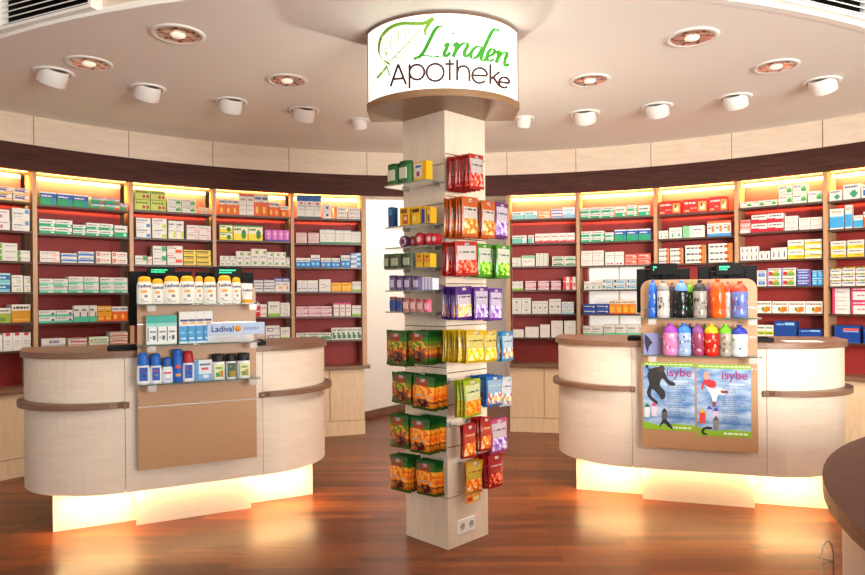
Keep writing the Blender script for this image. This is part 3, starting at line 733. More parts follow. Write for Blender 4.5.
 'wrb': ('white with red blocks', W, [(.2, .06, .4, .18, 'b8323a'), (.55, .06, .8, .18, 'b8323a')], [(.1, .7, .9, .06, '8a8286'), (.1, .55, .6, .04, 'a8a0a4')]),
 'cy': ('white with cyan bars', W, [(.3, .2, .95, .5, '4aa8c8'), (.05, .3, .25, .75, '1f3f6a'), (0, 0, 1, .08, '9fd8cf')], [(.35, .65, .9, .14, '3a5a80')]),
 'sg': ('small white with green mark', W, [(.4, .15, .7, .45, '5aa878')], [(.15, .65, .85, .1, '8a948e')]),
 'db': ('deep blue with white writing', '1d3f96', [(0, .9, 1, 1, '3f68c0'), (.75, .3, .92, .6, 'cfdaf2')], [(.08, .42, .7, .18, W)]),
 'oy': ('orange with gold picture', 'f0891c', [(0, .72, 1, 1, 'f3e2cc'), (.2, .12, .8, .5, 'f7b72d'), (0, 0, 1, .08, 'd8501c')], [(.1, .8, .8, .1, '8a4a20')]),
 'rg': ('long red and gold', 'c8201c', [(.62, .12, .95, .8, 'e8a24a'), (.7, .22, .88, .6, 'f6e0b8'), (.05, .12, .25, .22, 'e8c070'), (.72, .45, .8, .7, 'a82018')], [(.06, .66, .56, .14, 'f2d8c8'), (.3, .3, .55, .1, 'e2a080')]),
 'wog': ('tall white with orange top', W, [(0, .84, 1, 1, 'e2622a'), (0, 0, 1, .2, '3f93cf'), (.55, .3, .9, .7, 'e87a3a')], [(.1, .5, .5, .12, '2a3a4a'), (.1, .7, .5, .06, '4a4a5a')]),
 'woe': ('white with orange end', W, [(.78, 0, 1, 1, 'ea7a28'), (.66, .3, .84, .75, 'b8452a'), (.78, .35, .84, .6, '7a3a1a')], [(.06, .4, .62, .26, '3a3a44')]),
 'wgw': ('long pale green', W, [(0, 0, .32, 1, '7fc08a'), (.32, 0, 1, .06, 'cfe4cf')], [(.5, .6, .85, .12, '6a6a6a'), (.45, .3, .9, .06, '9a9a9a')]),
 'rtx': ('rose-patterned', 'f0b0a8', [(0, .75, 1, .95, 'dd5a58'), (0, .4, 1, .6, 'e2706c'), (0, .05, .9, .2, 'f6e0da')], [(.1, .5, .9, .1, W)]),
 'crim': ('white over crimson', W, [(0, 0, 1, .5, 'b81430'), (.5, .4, 1, .55, W)], [(.12, .7, .88, .14, '5a2a34')]),
 'rl': ('white with thin red text', W, [(0, 0, 1, .06, 'f0c4be')], [(.1, .6, .9, .12, 'cc6a60'), (.1, .3, .7, .1, 'd08a80')]),
 'by': ('white with blue drop marks', W, [(.4, .2, .62, .6, '1d3a78'), (.45, .6, .57, .74, '1d3a78')], [(.1, .85, .9, .06, 'a0a4b0')]),
 'wy': ('white over yellow', W, [(0, 0, 1, .42, 'f2c62a'), (.5, .15, .9, .35, 'e2a01e')], [(.12, .66, .9, .14, '6a5a4a')]),
 'yw': ('yellow with dark swoosh', 'f5eedc', [(0, .2, 1, .62, 'f2c42c'), (.3, .5, .95, .62, '3a3426')], [(.1, .76, .7, .1, '6a6256')]),
 'frt': ('fruit-printed', W, [(.1, .15, .4, .6, 'c22c24'), (.4, .1, .9, .5, '6aa63a'), (.5, .5, .8, .72, 'e8a83a'), (0, .0, .08, 1, '8a8ad0')], [(.1, .78, .9, .12, '3f6a3a')]),
 'blw': ('blue-printed white', W, [(.15, .2, .85, .62, '2a66b8'), (.3, .35, .7, .5, '88b6e2')], [(.15, .75, .85, .1, '4a6a9a')]),
 'vi': ('violet-blue', '4456a0', [(0, .75, 1, 1, 'a8b4dc'), (.85, 0, 1, 1, '8a4a8a')], [(.1, .35, .75, .2, 'd8dcf0')]),
 'sky': ('bright sky blue', '2a94cf', [(.2, .2, .8, .5, '7fd0ee'), (0, .9, 1, 1, 'bfe4f4')], [(.15, .62, .85, .12, W)]),
 'fr2': ('orange fruit picture', 'f2ebe2', [(.45, .06, .75, .5, 'e0902a'), (.6, .15, .92, .55, 'c8701a'), (.35, .2, .5, .5, '4a8a34'), (.05, .3, .3, .5, 'f0d0d8')], [(.06, .72, .94, .14, '8a5a3a')]),
 'yg2': ('white with olive-yellow band', W, [(0, .3, 1, .55, 'b8c22f'), (.1, .36, .8, .46, '6a7a1a')], [(.1, .75, .9, .1, '5a5a5a')]),
 'blu': ('large plain blue', '0e3f8c', [(.1, .78, .45, .86, '7fb0e8'), (.48, .78, .9, .92, '8fc4e8'), (0, 0, 1, .04, '1f5fae')], []),
 'blr': ('large blue red-lettered', '123f8e', [(.35, .7, .95, .84, 'd8564a'), (.35, .62, .95, .68, '88a8d8'), (0, 0, 1, .04, '1f5fae')], []),
 'wgd': ('white with green flower', W, [(.5, .15, .75, .6, '2f8f6a'), (.4, .28, .85, .48, '2f8f6a')], [(.1, .78, .85, .12, '4a4f80')]),
 'wbt': ('white over cyan blue', W, [(0, .08, 1, .62, '3aa0d8'), (0, .6, 1, .66, '9fd0e8')], [(.15, .8, .85, .1, 'b8a880')]),
 'cap': ('white with rainbow cap', W, [(0, .76, 1, 1, 'e8a02c'), (.3, .76, .6, 1, '5aa83a'), (.0, .76, .15, 1, '3a7ac8')], [(.1, .4, .85, .2, '3a4a8a')]),
 'pkw': ('white with raspberry edge', W, [(0, 0, .16, 1, 'd8305f'), (.16, .9, 1, 1, 'f0c0cc')], [(.25, .5, .8, .1, 'b06a80')]),
 'pkc': ('white with raspberry band', W, [(0, .62, 1, 1, 'd8305f'), (0, 0, .1, 1, 'd8305f')], [(.3, .3, .9, .1, 'b06a80'), (.1, .74, .9, .12, 'f4d0da')]),
 'ylg': ('green under white top', W, [(0, 0, 1, .64, '9aa83a'), (.1, .1, .6, .35, '6a8a2a')], [(.1, .76, .9, .12, '6a6a4a')]),
 'gold': ('golden under white top', W, [(0, 0, 1, .66, 'c98a1e'), (.1, .1, .9, .2, 'e0a63a')], [(.08, .76, .92, .14, '3a3a3a')]),
 'rtop': ('white with red top', W, [(.25, .84, .75, 1, 'c8303a'), (0, .0, 1, .04, 'd8d4d0')], [(.2, .5, .8, .06, 'b0a8a8'), (.2, .35, .7, .05, 'c0b8b8')]),
 'teal': ('blue and teal', '2a6fa8', [(0, 0, 1, .3, '7fc6c8'), (0, .8, 1, 1, 'a8dce0')], [(.1, .45, .8, .18, 'd8ecf4')]),
 'gdot': ('white with green dots', W, [(.45, .12, .8, .45, '9ac05a'), (.52, .2, .72, .38, W)], [(.1, .65, .8, .12, '8a8a80')]),
 'gl': ('white with green left edge', W, [(0, .1, .2, .9, '6aa83a')], [(.35, .5, .9, .12, '7a7a78')]),
 'btag': ('white with blue tag', W, [(.72, .55, .95, .9, '5f93c8')], [(.08, .5, .6, .1, '6a7078'), (.08, .25, .5, .06, 'a0a4a8')]),
 'pcv': ('white with purple curve', W, [(0, .2, .6, .5, 'b04a86'), (.1, .3, .5, .42, 'e8c8dc')], [(.3, .7, .9, .1, '8a7a86')]),
 'ypo': ('white with yellow and violet stripes', W, [(0, 0, 1, .2, 'e8b83a'), (.1, .45, .7, .7, '7a4a8a'), (.6, .3, 1, .45, 'e28a3a')], [(.1, .8, .8, .12, '4a4a5a')]),
}
# rows: bay -> shelf -> (x0, x1, columns, layers, height px, style)
ROWS = {
0: [[(-8,12.5,1,2,14,'ypo'),(13,33,1,2,14,'ypo')], [(-9,10,1,2,21,'pcv'),(12,30,1,2,23,'btag')], [(-2,18,1,3,18,'gl'),(18.5,33,1,2,11,'gl')],
    [(-9,10.5,1,2,19,'teal'),(11.5,23,1,2,17,'gdot'),(23.8,34,1,2,16,'gdot')], [(-3,11,1,1,15,'ylg'),(11.5,32,1,1,18,'gold')], [(-10,2.5,1,1,17,'nv'),(3,33.5,3,1,18,'rtop')]],
1: [[(40,89,3,1,13,'gb'),(91,105,1,2,12,'gwr'),(105.5,120,1,2,12,'gwr'),(121.5,128.5,1,1,8,'gwr')], [(39,72.5,2,2,14.5,'gw'),(72.7,86,1,2,10.5,'gw'),(86.3,113.5,2,2,13,'gw'),(114.3,128,1,1,12,'gw')],
    [(39.5,60,1,2,11,'pk'),(61,77,1,2,9.5,'bs'),(78,94,1,2,11.5,'bs'),(96,111,1,2,12,'rz'),(112,128,1,2,12,'rz')], [(39,68,2,2,14,'mint'),(68.3,99,2,2,16,'mint'),(100,128,2,2,15,'mint')],
    [(38.5,73.5,2,2,12.5,'mintp'),(73.7,97,3,1,16.5,'mintp'),(97.3,112,2,1,15.5,'or'),(112.2,128,2,1,14.5,'ow')], [(41,66,1,2,13,'nv'),(68,87,1,2,12,'rw'),(89,109,1,2,12,'wg'),(110,128,1,3,16,'rs')]],
2: [[(134.5,166,2,2,21,'lime'),(167,196,2,2,14,'wgl'),(197.5,214,3,1,6.5,'so')], [(136,151,1,2,20,'bd'),(152,167,1,2,20,'yg'),(168.5,184,2,1,18.5,'yg'),(186.5,214,2,2,14.5,'pk')],
    [(135,147,1,1,9,'gr'),(147.3,152,1,1,8,'rz'),(152.7,166.5,1,2,19,'gr'),(167,183,1,2,19.5,'wo'),(183.5,196,1,3,15.5,'yb'),(196.3,213.5,1,3,15.5,'yb')], [], [], []],
3: [[(219,239,3,1,16,'ow'),(239.2,254,2,1,22,'oc'),(254.3,268.5,2,1,21.5,'ow'),(268.8,280,2,1,15,'ow'),(280.3,290,1,1,11.5,'ow')], [(219.5,233,1,2,15.5,'yf'),(233.3,263,2,1,15.5,'yf'),(265,290,4,1,11.5,'pp')],
    [(220,236,3,1,10,'ws'),(236.2,251,2,1,15,'ws'),(251.2,267,2,1,17.5,'ws'),(267.2,286,3,1,14.5,'ws'),(286.3,291,1,1,9,'ws')], [(254,263.5,1,2,12,'pv'),(264,275,1,2,12,'pv'),(275.3,290.5,2,1,14,'bt')],
    [(254,267,1,2,12.5,'rh'),(268,280,1,1,15,'wgb'),(280.3,291,1,3,13.5,'gdot')], [(256,265,1,2,8,'pk'),(265.5,280,1,2,14.5,'wv'),(280.5,290.5,1,1,12.5,'wgb')]],
4: [[(297,321.5,3,1,23.5,'bl'),(323,331.5,1,2,14.5,'bdot'),(334,347,1,3,12,'ol'),(348,361,1,3,11.5,'wl')], [(296,307,1,3,10.5,'rwl'),(308,319.3,1,3,10.5,'rwl'),(320,335,3,1,14,'wgf'),(335.3,351,4,1,13.5,'wgf'),(351.3,362,2,1,12.5,'wgf')],
    [(296,310.5,3,1,9.5,'wb'),(311,320,2,1,12.5,'wb'),(321,331,2,1,9.5,'wb'),(331.5,340,2,1,9.5,'wb'),(341,350,2,1,12.5,'wb'),(350.5,363,1,3,14.5,'bz')],
    [(297,318,4,1,11.5,'lv'),(319,331,1,1,12.5,'wpl'),(331.3,352,2,1,9,'yo'),(352.3,363,3,1,10,'wgb')], [(296,332,3,2,10,'pks'),(333,351,3,1,13.5,'pkt'),(352,363,3,1,10.5,'wgb')], [(296,331,3,1,7.5,'dg'),(331.5,363,6,1,12,'gt')]],
5: [[(512,537,2,1,8,'tl'),(538,550,1,2,7.5,'ob'),(551,562,1,3,9.5,'bs'),(562.3,575.5,1,1,11,'lb')], [(512,527,1,1,8,'tw'),(528,534,1,1,8,'tw'),(535,575,5,1,9.5,'rb')],
    [(512,521,1,2,9,'gdot'),(521.3,535,1,1,11,'gtop'),(536,548.5,3,1,13,'gst'),(552,564,1,2,9.5,'dg'),(564.3,576,1,2,9.5,'dg')], [(512,523,3,1,9,'wgb'),(525,536,1,2,9,'pks'),(538,549,1,2,9,'pks'),(551,561,1,2,9,'pks'),(563,576,2,1,13,'rt')],
    [(512,531,2,2,16,'wt'),(532,548,3,1,13,'wt'),(549,561,2,1,15,'wt'),(561.5,574,2,2,12,'lbb')], [(513,524,1,1,8,'plain'),(525,539,1,1,10.5,'plain'),(540,550,1,1,13,'plain'),(551,563,1,1,17,'plain'),(564,577,1,1,17,'plain')]],
6: [[(580.5,614,3,2,11,'gw'),(615,626,1,1,11,'gw'),(627,637,1,2,11.5,'gw'),(638,650,1,1,11,'gw')], [(581,604.5,2,2,11,'gw'),(605,614,1,2,9,'gw'),(614.3,651,3,1,11.5,'gb')],
    [(581,604,2,2,15,'rl'),(605,624,2,1,13.5,'wrb'),(624.5,651,2,2,11,'rr')], [(584,602,3,1,8.5,'sg'),(602.5,612,1,2,11,'cy'),(613.5,625,1,2,11,'cy'),(627,636,1,2,11,'cy'),(637,647,1,2,11,'cy')],
    [(583,609,2,2,10,'db'),(609.3,615,1,1,14,'oy'),(615.5,636,3,1,14,'oy')], [(583,603,2,1,11,'mint'),(603.5,651,4,1,13,'mint')]],
7: [[(657.5,681.5,1,1,13.5,'rg'),(683,708,1,1,14,'rg'),(709,728,1,1,15,'rg')], [(657,668,2,1,8.5,'sg'),(669,682,2,1,11,'sg'),(682.5,705,1,1,12,'wgw'),(707,731,3,1,16,'wog')],
    [(656.5,669,1,3,15.5,'woe'),(670,683,1,3,15.5,'woe'),(685,706,1,3,18,'woe'),(708,733,1,3,19,'woe')], [], [], []],
8: [[(737.5,777,3,1,6.2,'wgl'),(778.3,807,2,2,19.5,'wgl'),(808,822.5,1,1,11.5,'wgl')], [(738,750.5,1,1,13.5,'rtx'),(751,784,2,2,18,'crim'),(784.5,798,1,3,14.5,'rl'),(799,822.5,2,2,12,'rl')],
    [(738.5,758.5,4,2,14,'by'),(759,770,2,1,9,'by'),(771,787,3,1,12,'by'),(787.5,804,1,2,19,'wy'),(804.3,822,1,3,19,'yw')], [(757,766.5,1,2,16,'blw'),(767,796,2,2,18,'frt'),(797,811,1,3,16.5,'vi'),(812,823.5,2,2,15,'sky')],
    [(756,771.5,1,1,12,'fr2'),(772,823,3,1,12,'fr2')], [(757,773.5,2,1,14,'yg2'),(774,797,1,1,18.5,'blu'),(798,823,1,1,11,'blu')]],
9: [[(829,842,1,1,11,'wgd'),(843,860.5,1,1,15.5,'wgd'),(861,874,1,1,14,'blw')], [(829,844,1,1,21,'wbt'),(845,852,1,1,24,'wbt'),(853,863,1,1,13,'wbt'),(863.5,873,1,1,16,'ow')],
    [(830.5,846,1,2,16.5,'wy'),(847,864,1,2,17,'wy'),(865,878,1,2,17,'wy')], [(829,841.5,1,3,18,'cap'),(842,855.5,1,3,19,'cap'),(856,870,1,3,19,'cap')],
    [(832,850,1,3,25.5,'pkw'),(850.5,873,1,2,28,'pkc')], [(834,860.5,1,1,17.5,'blr'),(863,880,1,1,16,'blu')]],
}
def carton_mb(style, w_, h, dpt, seed):
    look, base, rects, lines = ST[style]; mb = MB(); rnd = random.Random(seed)
    b = min(.003, w_*.06, h*.08)
    mb.box(-w_/2, w_/2, 0, dpt, 0, h, P(base))
    def rect(u0, v0, u1, v1, c, e):
        x0, x1, z0, z1 = -w_/2+u0*w_, -w_/2+u1*w_, v0*h, v1*h
        mb.face([(x0, -e, z0), (x1, -e, z0), (x1, -e, z1), (x0, -e, z1)], P(c))
    for k, (u0, v0, u1, v1, c) in enumerate(rects): rect(u0, v0, u1, v1, c, .0005+.0002*k)
    for (u0, v0, u1, hh, c) in lines:
        u = u0
        while u < u1-.03:
            l = rnd.uniform(.09, .22); e_ = min(u+l, u1)
            rect(u, v0, e_, v0+hh*rnd.uniform(.75, 1), c, .0026); u = e_+.035
    return mb
ORD = ['one', 'two', 'three', 'four', 'five', 'six', 'seven', 'eight', 'nine', 'ten', 'eleven', 'twelve', 'thirteen', 'fourteen', 'fifteen', 'sixteen', 'seventeen', 'eighteen']
SHN = ['top shelf', 'second shelf', 'third shelf', 'fourth shelf', 'fifth shelf', 'sixth shelf']
ITEMS = []
for bi, shelves in ROWS.items():
    b = BAYS[bi]
    for si, row in enumerate(shelves):
        look_n = {}; col = 0
        for (x0, x1, nc, nl, hp, st) in row: look_n[st] = look_n.get(st, 0)+nc
        for ri, (x0, x1, nc, nl, hp, st) in enumerate(row):
            py = BDEF[bi][4][si]-hp/2; off = .035
            s0, _, Y0 = plane_hit(x0, py, b['p0'], b['ang'], -off); s1, _, Y1 = plane_hit(x1, py, b['p0'], b['ang'], -off)
            s0 = max(s0, .024); s1 = min(s1, b['L']-.024)
            w_ = (s1-s0)/nc; h = hp*(Y0+Y1)/2/F/nl
            dpt = min(.13, max(.05, w_*.9))
            me = None
            for c in range(nc):
                col += 1
                for l in range(nl):
                    ITEMS.append(dict(bi=bi, si=si, st=st, w=w_*.96, h=h*.985, d=dpt, s=s0+w_*(c+.5), off=off, z=b['zs'][si]+l*h, a=(x1-x0)/nc*hp/nl,
                                      col=col, l=l, nl=nl, uniq=look_n[st] == 1, key=(bi, si, ri)))
ITEMS.sort(key=lambda i: -i['a'])
big, small = ITEMS[:300], ITEMS[300:]
print('cartons', len(ITEMS), 'smallest individual', big[-1]['a'])
CACHE = {}
def place(i):
    b = BAYS[i['bi']]; a = b['ang']; rnd = random.Random(str(i['key'])+str(i['col'])+str(i['l']))
    off = i['off']+rnd.uniform(-.006, .006)
    return b['p0']+Vector((cos(a), sin(a), 0))*i['s']+Vector((-sin(a), cos(a), 0))*off+Vector((0, 0, i['z']+.0004)), a+rnd.uniform(-.02, .02)
for i in big:
    k = i['key']
    if k not in CACHE: CACHE[k] = carton_mb(i['st'], i['w'], i['h'], i['d'], str(k)).mesh('medicine_box')
    p, a = place(i)
    o = link('medicine_box', CACHE[k], None, p, a)
    look = ST[i['st']][0]; bn = BDEF[i['bi']][0]
    lay = '' if i['nl'] == 1 else (', upper layer' if i['l'] == i['nl']-1 else (', bottom layer' if i['l'] == 0 else ', middle layer'))
    cl = '' if i['uniq'] else ', column %s' % ORD[i['col']-1]
    lab = '%s %s%s%s, %s, %s' % (look, 'box' if 'box' not in look else 'medicine carton', cl, lay, SHN[i['si']], bn)
    if len(lab.split()) > 16: lab = lab.replace(' layer', '').replace('medicine carton', 'carton')
    if len(lab.split()) > 16: lab = lab.replace(' box,', ',')
    tag(o, lab, 'medicine box', 'medicine boxes on the %s of the %s' % (SHN[i['si']], bn))
rest = MB()
for i in small:
    mb = carton_mb(i['st'], i['w'], i['h'], i['d'], str(i['key'])); p, a = place(i)
    Mx = Matrix.Translation(p) @ Matrix.Rotation(a, 4, 'Z'); n0 = len(rest.v)
    rest.v += [tuple(Mx @ Vector(v)) for v in mb.v]; rest.f += [tuple(q+n0 for q in f) for f in mb.f]
    rest.m += [rest.mi(mb.mats[q]) for q in mb.m]; rest.sm += mb.sm
if small: tag(rest.build('small_medicine_boxes'), 'the many smallest medicine boxes among the rows on the wall shelves', 'medicine boxes', None, 'stuff')
# ------------------------------------------------------------------ goods on the left display board
def on_board(C, px, zb, t, py=None):
    s = board_s(C, px, py or 350, t)
    o, ang = C; return Vector((o[0]+cos(ang)*s+sin(ang)*t, o[1]+sin(ang)*s-cos(ang)*t, zb)), ang
def px_size(n, p): return n*p.y/F
def oval(mb, prof, m, fy=.55, n=24):
    M = Matrix.Diagonal((1, fy, 1, 1)); mb.lathe(prof, m, n, M=M)
BLUE = '1a2f7a'
def lotion(px0, px1, y0, y1, lab, cap='f2b50f', tt=.13, kind='bottle'):
    p, ang = on_board(CL, (px0+px1)/2, LZ[0], tt); w_ = px_size(px1-px0, p)/cos(ang)*1.0; h = px_size(y1-y0, p)
    t = thing('sunscreen_bottle', lab, 'bottle', p, ang, 'sunscreens on the upper glass shelf'); r = w_/2
    if kind == 'tube':
        mb = MB(); rows = []
        for k in range(9):
            f = k/8; z = h*(.17+.83*f); ww = r*(.9+.1*f); dd = r*.75*(1-f)**.7+.0015
            rows.append([(ww*cos(2*pi*q/24), dd*sin(2*pi*q/24), z) for q in range(24)])
        mb.grid(rows, P('f4efe4'), True, True); mb.face(rows[-1], P('f4efe4')); mb.build('tube', t)
        mb = MB(); oval(mb, [(r*.86, 0), (r*.88, h*.16), (r*.7, h*.17)], P(cap), .8); mb.build('cap', t)
    else:
        mb = MB(); oval(mb, [(r*.94, 0), (r, h*.04), (r, h*.45), (r*.97, h*.68), (r*.84, h*.79), (r*.8, h*.8)], P('f6f1e4')); mb.build('body', t)
        mb = MB(); oval(mb, [(r*.83, h*.80), (r*.84, h*.85), (r*.78, h*.92), (r*.6, h*.975), (r*.3, h*.995), (0, h)], P(cap)); mb.build('cap', t)
    T = text_mb('Ladival', w_*.30, P(BLUE), Matrix.Translation((0, -r*.58, h*.60)) @ UP, bold=.0006); T.build('brand_lettering', t)
    mb = MB(); e = -r*.57
    def q(x0, x1, z0, z1, c): mb.box(x0*r, x1*r, e, e+.004, z0*h, z1*h, P(c))
    q(-.4, .3, .40, .50, 'f0a23a'); q(-.05, .35, .24, .33, '7a7a90'); q(-.5, -.15, .14, .18, '9a9aa8'); q(-.4, .5, .08, .11, 'a8a8b0'); mb.build('label_print', t)
for a in [(138.5, 151.5, 275, 302.8, 'white sunscreen bottle with yellow cap, leftmost on the upper glass shelf'),
          (152.8, 163.5, 277.5, 302.8, 'slimmer sunscreen bottle with yellow cap, second on the upper glass shelf'),
          (164.8, 179.4, 275, 302.8, 'broad sunscreen bottle with yellow cap, third on the upper glass shelf'),
          (181, 194.4, 275, 302.8, 'broad sunscreen bottle with yellow cap, fourth on the upper glass shelf'),
          (204.5, 216, 276, 302.8, 'sunscreen bottle with yellow cap right of the narrow yellow-topped pack'),
          (218.5, 231.5, 275, 302.8, 'broad sunscreen bottle right of the gap on the upper glass shelf'),
          (232.5, 241, 277, 302.8, 'slim sunscreen bottle beside the upside-down white tube')]: lotion(*a)
lotion(195.5, 203.5, 275.5, 302.8, 'narrow sunscreen pack with square yellow top on the upper glass shelf', tt=.12)
lotion(242.5, 252.5, 283.5, 302.8, 'upside-down white sun cream tube with yellow cap at its foot', 'eba51a', kind='tube')
def board_carton(C, px0, px1, y0, y1, zb, t, base, rects, lab, name='carton', grp=None, d=.05, txt=None, parts=None):
    p, ang = on_board(C, (px0+px1)/2, zb, t, (y0+y1)/2); w_ = px_size(px1-px0, p)/cos(ang)*(1.02 if ang > 0 else 1)*.97; h = px_size(y1-y0, p)
    mb = MB(); mb.box(-w_/2, w_/2, 0, d, 0, h, P(base), .0015)
    for k, (u0, v0, u1, v1, c) in enumerate(rects):
        x0, x1, z0, z1 = -w_/2+u0*w_, -w_/2+u1*w_, v0*h, v1*h; e = .0006+.0003*k
        mb.face([(x0, -e, z0), (x1, -e, z0), (x1, -e, z1), (x0, -e, z1)], P(c))
    o = mb.build(name, None, p, ang); tag(o, lab, 'box', grp)
    return o, w_, h
for k in range(3):
    board_carton(CL, 147.3+k*9.6, 156.7+k*9.6, 314.5, 343, LZ[1], .15, 'eef2ee', [(0, .72, 1, 1, '35b0a4'), (0, .62, 1, .74, '8fd6cc'), (.1, .1, .2, .6, '6a6a78'), (.3, .4, .85, .46, '8a8a92'), (.55, .15, .8, .3, '5a5f6a'), (.3, .2, .45, .26, '9a9aa2')],
                 'white carton with teal top, %s of three on the middle glass shelf' % ['left', 'middle', 'right'][k], grp='teal-topped cartons')
for k in range(4):
    board_carton(CL, 180+k*8, 188+k*8, 311, 342.5, LZ[1], .15, 'f0ede8', [(0, 0, 1, .54, '3b9bd8'), (0, 0, 1, .05, 'd8ecf6'), (.12, .68, .9, .75, '3a4a80'), (.3, .6, .8, .66, 'eaa84a'), (.2, .12, .7, .17, 'd8ecf6'), (.1, .3, .6, .36, '7fc4ea')],
                 'blue and white carton, %s of four on the middle glass shelf' % ['first', 'second', 'third', 'fourth'][k], grp='blue and white cartons')
# brand strip on the middle shelf
p, ang = on_board(CL, 236.5, LZ[1], .16, 328); w_ = px_size(47, p)/cos(ang)*1.06; h = px_size(12, p)
t = thing('shelf_sign', 'pale blue brand strip reading Ladival at the right end of the middle glass shelf', 'sign', p, ang)
mb = MB(); mb.box(-w_/2, w_/2, 0, .006, .045, .045+h, P('b9cbe6'), .001); mb.build('sign_panel', t)
mb = MB(); mb.box(-w_/2, w_*.3, 0.001, .004, 0, .045, M_clear); mb.build('clear_stand', t)
T = text_mb('Ladival', .054, P('1c2f86'), Matrix.Translation((-w_*.24, -.002, .045+h*.28)) @ UP, bold=.001); T.build('brand_lettering', t)
mb = MB(); mb.lathe([(.0, 0), (.020, 0), (.020, .001), (0, .0015)], P('f09a1c'), 20, c=(.01, -.0005, .045+h*.5), M=Matrix.Rotation(pi/2, 4, 'X')); mb.build('orange_dot', t)
mb = MB()
for k in range(6): mb.box(.05+k*.017, .062+k*.017, -.0012, 0, .045+h*.36, .045+h*.62, P('8a9ccc'))
mb.build('small_print', t)
# lower glass shelf
def rollon(px0, px1, y0, y1, cap, label, lab, body='f2f4f6', capf=.42, aer=False, name='lotion_bottle'):
    p, ang = on_board(CL, (px0+px1)/2, LZ[2], .13, 370); r = px_size(px1-px0, p)/cos(ang)*.46; h = px_size(y1-y0, p)
    t = thing(name, lab, 'bottle', p, ang, None); fy = 1 if aer else .62; bh = h*(1-capf)
    mb = MB()
    if aer: oval(mb, [(r*.95, 0), (r, .004), (r, bh*.97), (r*.9, bh)], P(body), 1)
    else: oval(mb, [(r*.95, 0), (r*1.0, h*.05), (r*.98, bh*.7), (r*.86, bh), (r*.7, bh)], P(body), fy)
    mb.build('body', t)
    mb = MB(); oval(mb, [(r*.84, bh*.98), (r*.86, bh+(h-bh)*.2), (r*.78, bh+(h-bh)*.7), (r*.55, h*.985), (0, h)] if not aer else [(r*.96, bh), (r*.96, h*.97), (r*.85, h), (0, h)], P(cap), fy); mb.build('cap', t)
    mb = MB(); e = -r*fy-.0012
    for (x0, x1, z0, z1, c) in label: mb.box(x0*r, x1*r, e, e+r*fy*.35, z0*bh, z1*bh, P(c))
    mb.build('label', t)
lb = [(-.6, .6, .16, .9, '1c56b8'), (-.35, .35, .66, .76, 'd83a3a'), (-.3, .3, .4, .5, 'cfe0f4')]
rollon(137.3, 149.5, 355, 386, '1668c8', lb, 'roll-on bottle with blue cap, leftmost on the lower glass shelf')
rollon(150.3, 161.5, 356, 385.5, '1668c8', lb, 'roll-on bottle with blue cap, second on the lower glass shelf')
rollon(162.5, 172.5, 360, 385, '1d5fb0', [(-.6, .6, .55, .66, 'd83a3a'), (-.5, .5, .1, .3, 'b8d0ea')], 'small white bottle with blue cap beside the blue spray can', capf=.38)
rollon(173.2, 182.3, 352, 384, '1660c0', [(-.5, .5, .5, .62, 'd8452f'), (-.5, .5, .2, .3, 'e0a030')], 'tall blue spray can on the lower glass shelf', body='1a62c4', capf=.16, aer=True, name='spray_can')
rollon(182.8, 194, 353, 383, 'b81c28', lb, 'bottle with red cap and blue label on the lower glass shelf', capf=.4)
board_carton(CL, 195.5, 211, 362, 382, LZ[2], .14, 'e6ecf2', [(0, 0, .25, 1, '5a9ad0'), (.25, 0, 1, .3, '7ab0dc'), (.4, .5, .8, .62, 'd8504a'), (.3, .72, .9, .82, '6a7a90'), (.5, .1, .8, .25, 'e8eef4')], 'small blue and white box between red-capped and black-capped bottles')
gl = [(-.7, .7, .1, .85, 'dfe8a8'), (-.5, .1, .15, .4, '4aa86a'), (0, .6, .15, .5, 'e8b030'), (-.5, .5, .6, .7, '8ab83a')]
rollon(211.8, 224.5, 356, 381, '16181c', gl, 'white bottle with black cap, left of three on the lower glass shelf', capf=.3, aer=True)
rollon(226, 236, 356, 380.5, '16181c', [(-.75, .75, .1, .9, '2f5a3a'), (-.5, .6, .12, .45, 'e0b838'), (-.5, .5, .65, .8, 'd8e0a8')], 'slim black-capped bottle with dark green label on lower glass shelf', capf=.3, aer=True)
rollon(237.3, 249.5, 355, 379.5, '16181c', gl, 'white bottle with black cap, right end of the lower glass shelf', capf=.3, aer=True)

